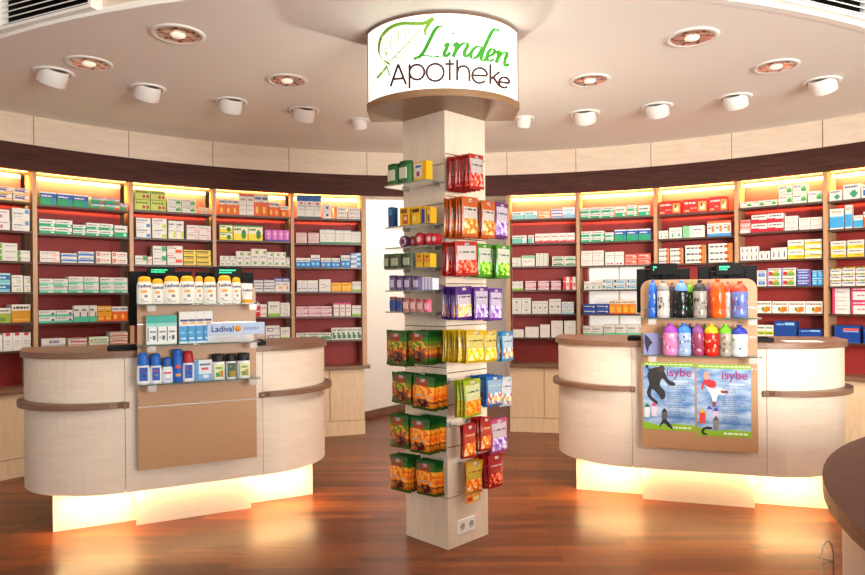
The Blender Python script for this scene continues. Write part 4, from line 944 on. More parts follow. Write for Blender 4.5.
# ------------------------------------------------------------------ drinking bottles on the right display board
def pvc(name, c, tr=.45):
    m, nt, b = new_mat(name); b.inputs['Base Color'].default_value = srgb(c); b.inputs['Roughness'].default_value = .12
    b.inputs['Transmission Weight'].default_value = tr; b.inputs['IOR'].default_value = 1.35
    return m
def mixc(a, b_): return '%02x%02x%02x' % tuple(int(int(a[i:i+2], 16)*.8+int(b_[i:i+2], 16)*.2) for i in (0, 2, 4))
def drink(px0, px1, y0, y1, body, cap, lab, shelf, tt, deco, tr=.3):
    p, ang = on_board(CR, (px0+px1)/2, RZ[shelf], tt, 320); r = px_size(px1-px0, p)/cos(ang)*.52; h = px_size(y1-y0, p)
    t = thing('drinking_bottle', lab, 'bottle', p, ang+random.uniform(-.4, .4), 'drinking bottles on the right board')
    mb = MB(); mb.lathe([(r*.8, 0), (r*.96, .006), (r, .02), (r, h*.2), (r*.965, h*.22), (r, h*.24), (r, h*.66), (r*.96, h*.70), (r*.9, h*.72)], pvc('bottle_'+body, body, tr), 28); mb.build('body', t)
    mb = MB(); mb.lathe([(r*.95, h*.71), (r*.98, h*.73), (r*.93, h*.78), (r*.72, h*.87), (r*.42, h*.91), (r*.36, h*.915)], P(cap), 28); mb.build('screw_cap', t)
    mb = MB(); mb.lathe([(r*.3, h*.91), (r*.27, h*.95), (r*.36, h*.965), (r*.34, h*.99), (r*.2, h), (0, h)], P(cap), 18); mb.build('nozzle', t)
    mb = MB(); rnd = random.Random(lab)
    for c, n in deco:
        for k in range(n*2):
            a0 = rnd.uniform(-pi, 0); wd = rnd.uniform(.08, .3); z0 = rnd.uniform(.12, .56)*h; z1 = min(z0+rnd.uniform(.02, .10)*h, h*.64)
            rows = [[((r+.0012)*cos(a0+wd*q/4), (r+.0012)*sin(a0+wd*q/4), z) for q in range(5)] for z in (z0, z1)]
            mb.grid(rows, P(mixc(c, body)))
    mb.build('print', t)
A = [(649, 657, 279, '2f6fd8', '2a6ad0', 'blue drinking bottle at the left end of the upper row', .10, [('cfe0f6', 5)]),
     (658, 669, 279, 'c9c6c2', '8a8884', 'clear drinking bottle with grey cap in the upper row', .14, [('2a2a2e', 6), ('f0f0f0', 2)]),
     (669.5, 675, 282, '5a4a4c', '4a4244', 'dark narrow bottle half hidden behind the grey-capped one', .09, [('b04a5a', 3)]),
     (675.5, 687, 279, '1a1c20', '5f8fe0', 'black drinking bottle with light blue cap in upper row', .14, [('3a3a40', 4), ('7ad0b0', 2), ('c8c8c8', 2)]),
     (687.5, 693.5, 281, '2a3a1c', '7ac02a', 'dark bottle with green cap half hidden in the upper row', .09, [('9ad04a', 3)]),
     (694, 706, 279, 'a8a29a', '2a2a2c', 'grey patterned drinking bottle with black cap', .14, [('2a2624', 9), ('e8e4dc', 4)]),
     (706.5, 711, 282, 'a86a7a', '8a5f9a', 'mauve bottle squeezed behind the orange bottle', .09, [('d8a0b0', 3)]),
     (711.5, 724.5, 278, 'f0641a', 'f0501a', 'bright orange drinking bottle in the upper row', .14, [('b03a10', 5), ('f8a060', 2)]),
     (725, 731.5, 281, 'e6dfe0', 'e0482f', 'white bottle with red cap behind the orange one', .10, [('c23a5a', 4)]),
     (733, 747, 280, '6f86c8', 'd8452f', 'blue patterned bottle with red cap, right end of upper row', .13, [('a83a6a', 4), ('d8e0f4', 4), ('3a4a9a', 3)])]
for x0, x1, y0, b, c, l, tt, dd in A: drink(x0, x1, y0, 317, b, c, l, 0, .055+tt-.01, dd)
B = [(663.7, 676.7, 323, 'e88ac0', '9a3fb0', 'pink drinking bottle with purple cap at the left of the lower row', .14, [('f6d8ea', 4), ('3a2a3a', 2)]),
     (677.5, 690, 323, 'a8c0e8', '3f7fe0', 'pale blue drinking bottle with blue cap in lower row', .14, [('f0f4fa', 4), ('3a3a5a', 3)]),
     (687, 692.5, 324, '2a3f9a', '1f3a9a', 'dark blue bottle half hidden behind the pale blue one', .08, [('8aa0e0', 2)]),
     (692, 703, 323, 'a0486a', '8a4a8f', 'plum drinking bottle in the lower row', .14, [('e0a8bc', 5), ('6a2040', 3)]),
     (704.5, 717.5, 323, 'd8281c', 'f5b81c', 'red drinking bottle with yellow cap', .14, [('f0a03a', 3), ('f4d8c8', 2)]),
     (703, 707, 324, '3a9a3a', '3aa03a', 'green bottle hidden behind the red bottle with yellow cap', .07, []),
     (719.3, 730.6, 323, 'b0a898', '6fc81f', 'clear brown-printed bottle with bright green cap', .14, [('5a3a2a', 7)]),
     (732, 746.5, 324, 'e2e8ee', '2a3fae', 'white bottle with dark blue cap at the right of the lower row', .13, [('2a4a7a', 3), ('8ac83a', 2)])]
for x0, x1, y0, b, c, l, tt, dd in B: drink(x0, x1, y0, 355.5, b, c, l, 1, .055+tt-.01, dd)
# leaflets and posters on the board (flat prints at the board face)
def sky_print():
    m, nt, b = new_mat('sky_print'); N = nt.nodes; L = nt.links
    tc = N.new('ShaderNodeTexCoord'); mp = N.new('ShaderNodeMapping'); mp.inputs['Scale'].default_value = (4, 1, 11); L.new(tc.outputs['Object'], mp.inputs['Vector'])
    nz = N.new('ShaderNodeTexNoise'); nz.inputs['Scale'].default_value = 1.6; nz.inputs['Detail'].default_value = 5; L.new(mp.outputs['Vector'], nz.inputs['Vector'])
    cr = N.new('ShaderNodeValToRGB'); cr.color_ramp.elements[0].position = .35; cr.color_ramp.elements[0].color = srgb('4478b4'); cr.color_ramp.elements[1].position = .7; cr.color_ramp.elements[1].color = srgb('bccfe0')
    L.new(nz.outputs['Fac'], cr.inputs['Fac']); L.new(cr.outputs['Color'], b.inputs['Base Color']); b.inputs['Roughness'].default_value = .3
    return m
SKY = sky_print()
def poster(px0, px1, ytop, ybot, lab, fig):
    T_ = .077
    sa, zt, _ = plane_hit(px0, ytop, CR[0], CR[1], T_); sb, zb_, _ = plane_hit(px1, ybot, CR[0], CR[1], T_)
    o, ang = CR; org = Vector((o[0]+cos(ang)*sa+sin(ang)*T_, o[1]+sin(ang)*sa-cos(ang)*T_, zb_)); w_ = sb-sa; h = zt-zb_
    t = thing('poster', lab, 'poster', org, ang)
    mb = MB(); mb.box(0, w_, 0, .0012, 0, h, SKY); mb.build('sheet', t)
    def poly(mb_, pts, c, e): mb_.face([(u*w_, -e, v*h) for u, v in pts], P(c))
    mb = MB(); poly(mb, [(0, .94), (1, .94), (1, 1), (0, 1)], '8fc01f', .0006)
    rnd = random.Random(lab); u = .04
    while u < .96: l = rnd.uniform(.04, .1); poly(mb, [(u, .962), (u+l, .962), (u+l, .98), (u, .98)], 'e4f0c0', .0009); u += l+.02
    mb.build('top_border', t); mb = MB(); poly(mb, [(0, 0), (1, 0), (1, .085), (.6, .10), (.3, .07), (0, .12)], '8fc01f', .0006)
    u = .5
    while u < .92: l = rnd.uniform(.05, .1); poly(mb, [(u, .03), (u+l, .03), (u+l, .055), (u, .055)], 'f4f8e4', .0009); u += l+.02
    mb.build('bottom_border', t)
    mb = MB()
    for k in range(19):
        v = .66-.027*k
        if k in (3, 10): mb.build('print_paragraph', t); mb = MB(); continue
        u = .47
        while u < .93-rnd.random()*.25: l = rnd.uniform(.03, .1); poly(mb, [(u, v), (u+l, v), (u+l, v+.009), (u, v+.009)], '4a6490', .0008); u += l+.015
    mb.build('print_paragraph', t); mb = MB()
    poly(mb, [(.6, .72), (.88, .72), (.88, .735), (.6, .735)], 'f4f8fa', .0008)
    mb.build('slogan_line', t)
    text_mb('isybe', .082, P('a32c6c'), Matrix.Translation((w_*.70, -.0012, h*.80)) @ UP, bold=.001).build('brand_lettering', t)
    for nm, c, pts, e in fig:
        mb = MB()
        for pp in (pts if isinstance(pts[0], list) else [pts]):
            q = [Vector((a, b_)) for a, b_ in pp]; q = smooth(q+[q[0]], 5)[:-1] if len(q) > 4 else q
            poly(mb, [(a.x, a.y) for a in q], c, e)
        mb.build(nm, t)
bt = lambda x, y, c, c2: [('printed_bottle', c, [(x, y), (x+.1, y), (x+.11, y+.15), (x, y+.15)], .0014), ('printed_cap', c2, [(x, y+.15), (x+.11, y+.15), (x+.07, y+.2), (x+.04, y+.2)], .0014)]
poster(643, 695, 362, 431.5, 'poster with a dark-clad leaping person, left of the two under the bottles', [
    ('printed_figure', '2a2426', [[(.06, .97), (.09, .96), (.13, .90), (.25, .93), (.36, .92), (.42, .86), (.50, .75), (.62, .70), (.62, .66), (.50, .67), (.38, .76), (.33, .66), (.42, .58), (.43, .48), (.35, .45), (.30, .52), (.18, .60), (.16, .50), (.28, .42), (.26, .38), (.12, .46), (.07, .55), (.12, .68), (.08, .80), (.11, .88), (.05, .93)]], .0011),
    ('printed_head', '4a3028', [(.28, .89), (.33, .95), (.40, .95), (.43, .90), (.38, .86), (.31, .86)], .0013)]
    + bt(.02, .18, 'e8ecea', '1a6a3a') + bt(.16, .20, 'e6d8e2', 'd83a7a') + bt(.36, .12, '5a5a60', '1c1c1e')
    + [('printed_hose', '26262a', [(.30, .02), (.40, .10), (.50, .04), (.58, .02), (.52, .10), (.42, .16), (.34, .10)], .0016)])
poster(696.5, 751.5, 364, 438, 'poster with a jumping child in a red top, right of the two under the bottles', [
    ('printed_trousers', 'ece6e2', [[(.16, .70), (.30, .66), (.42, .68), (.52, .64), (.50, .58), (.40, .58), (.36, .48), (.30, .48), (.26, .58)]], .0010),
    ('printed_top', 'c8242c', [[(.08, .66), (.14, .78), (.30, .78), (.36, .74), (.34, .68), (.22, .68), (.14, .72), (.12, .64)]], .0012),
    ('printed_head', 'd8a080', [(.14, .80), (.13, .86), (.18, .90), (.23, .88), (.24, .82), (.19, .78)], .0013),
    ('printed_feet', '8a3a3a', [[(.28, .48), (.36, .48), (.35, .42), (.30, .40)], [(.44, .64), (.58, .64), (.58, .60), (.46, .60)]], .0013)]
    + bt(.05, .17, 'd8402c', 'f0a81c') + bt(.18, .22, 'b8c8e8', '3a5ab8') + bt(.30, .2, 'd8c8e8', '5a3aa8') + bt(.30, .08, '8a8a84', '3a3a3e')
    + [('printed_hose', '26262a', [(.08, .04), (.10, .10), (.20, .13), (.28, .12), (.26, .09), (.16, .09), (.13, .05), (.20, .02), (.12, .01)], .0016)])
p, ang = on_board(CR, 652, RZ[1], .12, 342); w_ = px_size(16, p)*1.0; h = px_size(21, p)
t = thing('leaflet', 'small blue-violet leaflet at the left end of the lower bottle shelf', 'leaflet', p, ang)
mb = MB(); mb.box(-w_/2, w_/2, 0, .003, 0, h, P('8e93c4')); mb.build('sheet', t)
mb = MB(); mb.face([(x*w_, -.0008, z*h) for x, z in [(-.42, .95), (-.2, .8), (-.05, .62), (.05, .55), (-.1, .45), (-.2, .3), (-.25, .02), (-.38, .3), (-.45, .6)]], P('2c2638')); mb.build('printed_figure', t)

# ------------------------------------------------------------------ tills on the counters
def at_counter(C, s, t_, z=CT):
    o, ang = C; return Vector((o[0]+cos(ang)*s+sin(ang)*t_, o[1]+sin(ang)*s-cos(ang)*t_, z)), ang
def monitor(C, px0, px1, ytop, ybot, lab, tt=-.30):
    s0, zt, _ = plane_hit(px0, ytop, C[0], C[1], tt); s1, zb, _ = plane_hit(px1, ybot, C[0], C[1], tt)
    p, ang = at_counter(C, (s0+s1)/2, tt); t = thing('monitor', lab, 'monitor', p, ang); w_ = s1-s0
    zt -= CT; zb -= CT
    mb = MB(); mb.box(-w_/2, w_/2, 0, .035, zb, zt, M_dark, .006); mb.box(-w_*.3, w_*.3, -.03, 0, zb+.04, zt-.04, M_dark, .008); mb.build('display_housing', t)
    mb = MB(); mb.box(-w_/2+.012, w_/2-.012, .035, .037, zb+.015, zt-.012, plain('1c2a3a', .1)); mb.build('screen', t)
    mb = MB(); mb.tube([(0, -.02, 0.01), (0, -.02, zb+.08)], .016, M_dark, 10); mb.build('stand_neck', t)
    mb = MB(); mb.box(-.10, .10, -.09, .09, 0, .012, M_dark, .004); mb.build('stand_foot', t)
monitor(CL, 128.5, 192, 271, 324, 'black till screen seen from behind, left half of left counter')
monitor(CL, 196, 254, 272, 331, 'black till screen seen from behind, right half of left counter')
monitor(CR, 636.5, 690, 269, 313, 'black till screen seen from behind, left half of right counter')
monitor(CR, 698, 757.5, 266, 313, 'black till screen seen from behind, right half of right counter')
M_led = emis('25d08a', 1.6, 'green_display_digits')
def pole_display(C, px0, px1, ytop, ybot, lab, tx):
    tt = -.22
    s0, zt, _ = plane_hit(px0, ytop, C[0], C[1], tt); s1, zb, _ = plane_hit(px1, ybot, C[0], C[1], tt)
    p, ang = at_counter(C, (s0+s1)/2, tt); t = thing('customer_display', lab, 'till display', p, ang); w_ = s1-s0; zt -= CT; zb -= CT; h = zt-zb
    mb = MB(); mb.box(-w_/2, w_/2, 0, .03, zb, zt, M_black, .004); mb.build('display_head', t)
    mb = MB()
    rnd = random.Random(px0)
    for r_ in range(2):
        u = tx[0]
        while u < tx[1]-.1*r_: mb.box(-w_/2+u*w_, -w_/2+(u+.03)*w_, -.0015, 0, zb+h*(.62-.2*r_), zb+h*(.74-.2*r_), M_led); u += .045
    mb.build('green_digits', t)
    mb = MB(); mb.tube([(0, .015, 0.01), (0, .015, zb)], .012, M_black, 10); mb.build('pole', t)
    mb = MB(); mb.lathe([(.06, 0), (.058, .01), (.02, .016)], M_black, 20, c=(0, .015, 0)); mb.build('base', t)
pole_display(CL, 147, 175, 266.5, 277, 'customer display with green digits, left one behind the left board', (.15, .72))
pole_display(CL, 213.5, 242, 266.5, 278, 'customer display with green digits, right one behind the left board', (.2, .75))
pole_display(CR, 650, 677, 263.5, 275, 'customer display with faint green digits, left one behind the right board', (.12, .25))
pole_display(CR, 716, 743, 263, 275, 'customer display with two green lines, right one behind the right board', (.12, .5))
def keyboard(C, px, py, w_, lab, name='keyboard', d=.14):
    tt = -.16; s, z, _ = plane_hit(px, py, C[0], C[1], tt); p, ang = at_counter(C, s, tt)
    t = thing(name, lab, name.replace('_', ' '), p, ang)
    mb = MB(); mb.box(-w_/2, w_/2, -d/2, d/2, 0, .028, M_black, .004); mb.build('housing', t)
    mb = MB()
    for i in range(int(w_/.022)-1):
        for j in range(5): mb.box(-w_/2+.012+i*.022, -w_/2+.03+i*.022, -d/2+.012+j*.024, -d/2+.032+j*.024, .028, .034, M_dark)
    mb.build('keys', t)
keyboard(CL, 124, 345, .20, 'black keyboard on the left counter beside the display board')
keyboard(CR, 636, 338, .12, 'small black keypad on the right counter, left of the board', 'keypad')
keyboard(CR, 762, 338, .13, 'small black keypad on the right counter, right of the board', 'keypad')
keyboard(CL, 259, 339, .07, 'little black card reader on the left counter, right of the board', 'card_reader')
# sheet of paper lying on the right counter
p, ang = at_counter(CR, .70, -.22); mb = MB(); mb.box(-.12, .12, -.07, .07, 0.0005, .002, P('f2f0ea')); tag(mb.build('paper_sheet', None, p, ang+.1), 'white paper sheet lying on the right counter top', 'paper')

# ------------------------------------------------------------------ goods on the pillar
def s_for(face, px, py, o):
    O, D, N_ = FACE[face]; u = uv(px, py)[0]/F; q = O+N_*o
    return (u*q.y-q.x)/(D.x-u*D.y)
FANG = {'L': atan2(-e, e), 'R': atan2(e, e)}   # local x of goods runs left to right as seen
PANG = {'L': -pi/4, 'R': pi/4}
def candy(name, cols, scale=60):
    m, nt, b = new_mat(name); N = nt.nodes; L = nt.links
    tc = N.new('ShaderNodeTexCoord'); vo = N.new('ShaderNodeTexVoronoi'); vo.inputs['Scale'].default_value = scale
    L.new(tc.outputs['Object'], vo.inputs['Vector'])
    sp = N.new('ShaderNodeSeparateColor'); L.new(vo.outputs['Color'], sp.inputs[0])
    cr = N.new('ShaderNodeValToRGB'); cr.color_ramp.interpolation = 'CONSTANT'
    while len(cr.color_ramp.elements) < len(cols): cr.color_ramp.elements.new(.5)
    for k, c in enumerate(cols): cr.color_ramp.elements[k].position = k/len(cols); cr.color_ramp.elements[k].color = srgb(c)
    L.new(sp.outputs[0], cr.inputs['Fac']); L.new(cr.outputs['Color'], b.inputs['Base Color'])
    b.inputs['Roughness'].default_value = .22
    return m
FOIL = {}
def foil(c):
    if c not in FOIL:
        k = '%02x%02x%02x' % tuple(int(int(c[i:i+2], 16)*.72) for i in (0, 2, 4)); FOIL[c] = plain(k, .3, 0, 'foil_'+c, .6)
    return FOIL[c]
CN = {'berry': candy('berry_sweets', ['c8281c', 'e8543a', 'f08a6a', 'a81c18']), 'rasp': candy('raspberry_sweets', ['c01c20', 'e23a30', 'f4a090', 'd84a2a']),
      'orange': candy('orange_sweets', ['ee7a1c', 'f4a040', 'd85a14', 'f8c890']), 'lime': candy('lime_sweets', ['5aa81c', '8fcf3a', 'b8e06a', '3f8a1c']),
      'lemon': candy('lemon_sweets', ['f4c81c', 'f8e06a', 'e8a81c', 'f6eeb0']), 'plum': candy('plum_sweets', ['b8a0d8', '7a4aa8', 'e0d4ee', '9a70c0']),
      'apri': candy('apricot_sweets', ['f0a01c', 'f8c860', 'e8b8d0', 'f4dca0']), 'dark': candy('dark_sweets', ['4a1c20', '7a3a20', '2a141c', '9a5a2a']),
      'mix': candy('mixed_sweets', ['b8583a', 'd8b060', 'e0d4c8', '7a9ab0']), 'olive': candy('herb_sweets', ['a8761c', '7a5a1c', 'c89a2c', '5a7a1c']), 'brown': candy('brown_sweets', ['a8521c', '8a3a18', 'c8781c', '6a2a18']), 'amber': candy('amber_sweets', ['e87a1c', 'f0961c', 'd85f18', 'e8a43a'])}
def zones(st):
    """bag design: colour of grid cell (u 0..1, v 0 bottom..1 top)"""
    def f(u, v):
        if st.startswith('gummy'):
            wob = .03*sin(u*9+v*3)
            if v > .91: return foil('1f6a26')
            if v > .82: return foil('efe9e0') if .38 < u < .60 else foil('1f6a24' if u > .72+wob or u < .16+wob else 'c8461c')
            if v > .70: return foil('c8461c') if .2 < u+wob < .75 else foil('4a8a2a')
            if v < .09+wob*.4: return foil('2a6a20')
            if st == 'gummy_a':
                if (u-.6)**2*1.1+(v-.24)**2*3.2 < .10: return CN['dark'] if (u-.6)**2*1.4+(v-.24)**2*4 < .08 else foil('7a3a1c')
                return foil('3f7a24') if v < .22+wob else CN['olive'] if v > .5+wob*2 else CN['brown']
            if (u-.5)**2*.7+(v-.22)**2*4 < .07: return CN['dark']
            if .40 < v+wob+.25*(u-.5)**2 < .45 and .15 < u < .85: return foil('f2dca8')
            return CN['amber'] if v > .30 else CN['brown']
        top, mid, cn, txt = {'red': ('d8241c', 'f3e6de', 'rasp', '3a4a3a'), 'orange': ('ea6a1c', 'f6ece0', 'orange', '3a4a3a'), 'violet': ('7a2c7c', 'eadcec', 'plum', '4a2a5a'),
            'straw': ('d8241c', 'f6ece6', 'berry', '3a5a2a'), 'green': ('4fa81c', 'eef4e0', 'lime', '2a5a2a'), 'purple': ('5a2394', 'efe2f0', 'apri', '3a2a5a'), 'lilac': ('6f35a8', 'e4d8f2', 'plum', '4a2a6a'),
            'yellow': ('f2c412', 'f8e478', 'lemon', '5a4a10'), 'sky': ('3aa0d8', 'd8ecf6', 'mix', '1c4a8a'), 'blue': ('1f74c4', 'a8d0ee', 'mix', 'f4f4f4'), 'ygreen': ('b8cc1c', 'f2f2b0', 'amber', '3a7a2a'),
            'pale': ('d8e4f0', 'f2f4f8', 'mix', '3a4aa0'), 'redgold': ('c81c1c', 'e8502a', 'orange', 'f6e0b0'), 'rose': ('e2568a', 'f6e0ea', 'plum', '8a2a6a'), 'sun': ('f2a81c', 'f8cc3a', 'orange', 'c8281c'), 'crim': ('c0141c', 'd42a2c', 'berry', 'f8f0f0')}[st]
        if v > .86: return foil('f2ece4') if .4 < u < .66 and v < .97 else foil(top)
        if v < .07: return foil(top)
        if (u < .1 or u > .9) and st not in ('pale',): return foil(top)
        if .66 < v < .71 and .16 < u < .84 and int(u*14) % 5 != 3: return foil(txt)
        if v > .74: return foil(top) if st in ('redgold', 'crim', 'orange', 'purple') else foil(mid)
        if v > .44: return foil(mid)
        return CN[cn]
    return f
BAGM = {}
def bag_mesh(st, w_, h, th):
    k = (st, round(w_, 3), round(h, 3), th)
    if k in BAGM: return BAGM[k]
    mb = MB(); nx, ny = 14, 24; f = zones(st); rnd = random.Random(str(k))
    wr = [[rnd.uniform(-.0022, .0022) for _ in range(nx+1)] for _ in range(ny+1)]
    for side in (-1, 1):
        rows = []
        for j in range(ny+1):
            v = j/ny; row = []
            for i in range(nx+1):
                u = i/nx
                bu = max(0, 1-(2*u-1)**2)**.55; bv = min(1, max(0, (v-.05)/.13))*min(1, max(0, (.93-v)/.30)); bv = bv**.6
                x = (u-.5)*w_*(1-.05*bv); y = side*(.0012+th/2*bu*bv)+wr[j][i]*bu*bv*.8+.004*sin(v*9+u*3)*bv*.4
                if j in (0, ny): x += 0
                row.append((x, y, -h+v*h+(.002 if (i % 2 and j in (0, ny)) else 0)))
            rows.append(row)
        mb.grid(rows, lambda a, b_: f((b_+.5)/nx, (a+.5)/ny), True, False, flip=(side > 0))
    rim = [];
    me = mb.mesh('sweets_bag'); BAGM[k] = me; return me
def hooks(face, pxc, y0, y1, w_, o, n, st, lab, th=.022, gap=.023, tilt=0, rot=0, row=''):
    s = s_for(face, pxc, (y0+y1)/2, o)
    q = fpt(face, s, o, 0); zt = H-((y0-296)+TH*(pxc-432.5))*q.y/F; zb = H-((y1-296)+TH*(pxc-432.5))*q.y/F
    h = zt-zb; me = bag_mesh(st, w_, h, th)
    for k in range(n):
        oo = o-k*gap
        if oo < .016: break
        p = fpt(face, s+random.uniform(-.004, .004), oo, zt-random.uniform(0, .004)*(k > 0))
        ob = link('sweets_bag', me, None, p, PANG[face]+random.uniform(-.11, .11)+rot)
        ob.rotation_euler.y = random.uniform(-.05, .05)
        ob.rotation_euler.x = tilt*(1 if k else 1)*(1-.6*k/n)
        if k == 0: tag(ob, '%s, frontmost, %s' % (lab, row), 'bag', 'sweets bags, %s' % row)
        else: tag(ob, '%s behind the front one, %s' % (lab, row), 'bag', '%s queued behind, %s' % (lab, row))
    # the peg
    mb = MB(); pts = [fpt(face, s, .0, zt-.022)-REF, fpt(face, s, o+.025, zt-.022)-REF, fpt(face, s, o+.033, zt-.008)-REF]
    mb.tube(pts, .0025, M_chrome, 8); mb.build('display_hook', PIL)
    mb = MB(); face_box(mb, face, s-.018, s+.018, 0, .006, zt-.04, zt-.005, M_clear, REF); mb.build('hook_plate', PIL)
PIL = [o for o in COL.objects if o.name == 'product_pillar'][0]
LH = [
 ('L', 397, 330.5, 366, .19, .185, 3, 'gummy_a', 'green-orange sweets bag by the outer edge', 'first gummy row'),
 ('L', 418, 331, 364.5, .165, .155, 7, 'gummy_a', 'green-orange sweets bag by the corner', 'first gummy row'),
 ('L', 402, 373, 404, .18, .17, 4, 'gummy_a', 'green-orange sweets bag by the outer edge', 'second gummy row'),
 ('L', 423.5, 376, 410, .17, .155, 6, 'gummy_b', 'amber rainbow sweets bag by the corner', 'second gummy row'),
 ('L', 399, 415, 448, .18, .18, 4, 'gummy_a', 'green-orange sweets bag by the outer edge', 'third gummy row'),
 ('L', 419.5, 418.5, 453.5, .16, .17, 7, 'gummy_b', 'amber rainbow sweets bag by the corner', 'third gummy row'),
 ('L', 399, 456, 491, .16, .17, 5, 'gummy_b', 'amber rainbow sweets bag by the outer edge', 'bottom gummy row'),
 ('L', 426, 461, 495.5, .16, .14, 4, 'gummy_b', 'amber rainbow sweets bag by the corner', 'bottom gummy row'),
 ('R', 475.5, 154.5, 189, .145, .20, 8, 'red', 'red sweets bag', 'top bag row of the right face'),
 ('R', 469.5, 197, 237, .13, .185, 7, 'orange', 'orange sweets bag near the corner', 'second row of right face'),
 ('R', 488, 201, 238, .12, .16, 4, 'orange', 'orange sweets bag further right', 'second row of right face'),
 ('R', 502, 203, 238.5, .12, .16, 3, 'violet', 'violet sweets bag', 'second row of right face'),
 ('R', 466, 241.5, 275.5, .175, .155, 6, 'straw', 'red berry sweets bag', 'third row of right face'),
 ('R', 484, 244, 277, .13, .14, 3, 'green', 'green apple sweets bag, left of two', 'third row of right face'),
 ('R', 503.5, 245, 278, .13, .17, 6, 'green', 'green apple sweets bag, outermost', 'third row of right face'),
 ('R', 463.5, 286.5, 319.5, .145, .135, 5, 'purple', 'purple and apricot sweets bag', 'fourth row of right face'),
 ('R', 481.5, 287, 320, .135, .15, 5, 'lilac', 'lilac sweets bag, left of two', 'fourth row of right face'),
 ('R', 495.5, 288.5, 320.5, .125, .135, 3, 'lilac', 'lilac sweets bag, right of two', 'fourth row of right face'),
 ('R', 475, 330.5, 363, .155, .215, 10, 'yellow', 'yellow sweets bag, left of two', 'fifth row of right face'),
 ('R', 490, 331, 362, .125, .17, 4, 'yellow', 'yellow sweets bag, right of two', 'fifth row of right face'),
 ('R', 507, 332, 361, .13, .19, 5, 'sky', 'light blue sweets bag', 'fifth row of right face'),
 ('R', 471.5, 380, 417, .15, .19, 4, 'ygreen', 'yellow-green sweets bag', 'sixth row of right face'),
 ('R', 494.5, 376, 406, .165, .18, 6, 'blue', 'bright blue sweets bag', 'sixth row of right face'),
 ('R', 506.5, 377, 406, .10, .15, 2, 'pale', 'pale bluish sweets bag', 'sixth row of right face'),
 ('R', 470, 424.5, 458, .115, .17, 2, 'redgold', 'red-gold sweets bag, left of two', 'seventh row of right face'),
 ('R', 485.5, 417.5, 451, .095, .15, 4, 'redgold', 'red-gold sweets bag, right of two', 'seventh row of right face'),
 ('R', 499, 418.5, 453, .145, .14, 2, 'rose', 'pink and white sweets bag', 'seventh row of right face'),
 ('R', 474, 461, 493.5, .145, .12, 2, 'sun', 'sunny yellow sweets bag', 'bottom row of right face'),
 ('R', 495.5, 455, 487.5, .15, .155, 5, 'crim', 'crimson sweets bag', 'bottom row of right face'),
]
for (fc, px, y0, y1, w_, o, n, st, lab, row) in LH:
    hooks(fc, px, y0, y1, w_, o, n, st, lab, row=row, tilt=.0)
# small tag under the sunny bag
s = s_for('R', 473.5, 498, .12); q = fpt('R', s, .12, 0); z0 = H-((502-296)+TH*41)*q.y/F; z1 = H-((494.5-296)+TH*41)*q.y/F
mb = MB(); mb.box(-.06, .06, 0, .003, 0, z1-z0, P('f0a02a')); mb.box(-.05, -.01, -.001, 0, .01, z1-z0-.01, P('c8301c')); mb.box(.0, .05, -.001, 0, .01, z1-z0-.015, P('f8e4b0'))
tag(mb.build('offer_card', None, fpt('R', s, .12, z0), PANG['R']), 'small orange and yellow card under the sunny yellow bag', 'card')
mb = MB(); mb.tube([fpt('R', s, 0, z1-.005)-REF, fpt('R', s, .12, z1-.005)-REF], .002, M_chrome, 6); mb.build('card_arm', PIL)

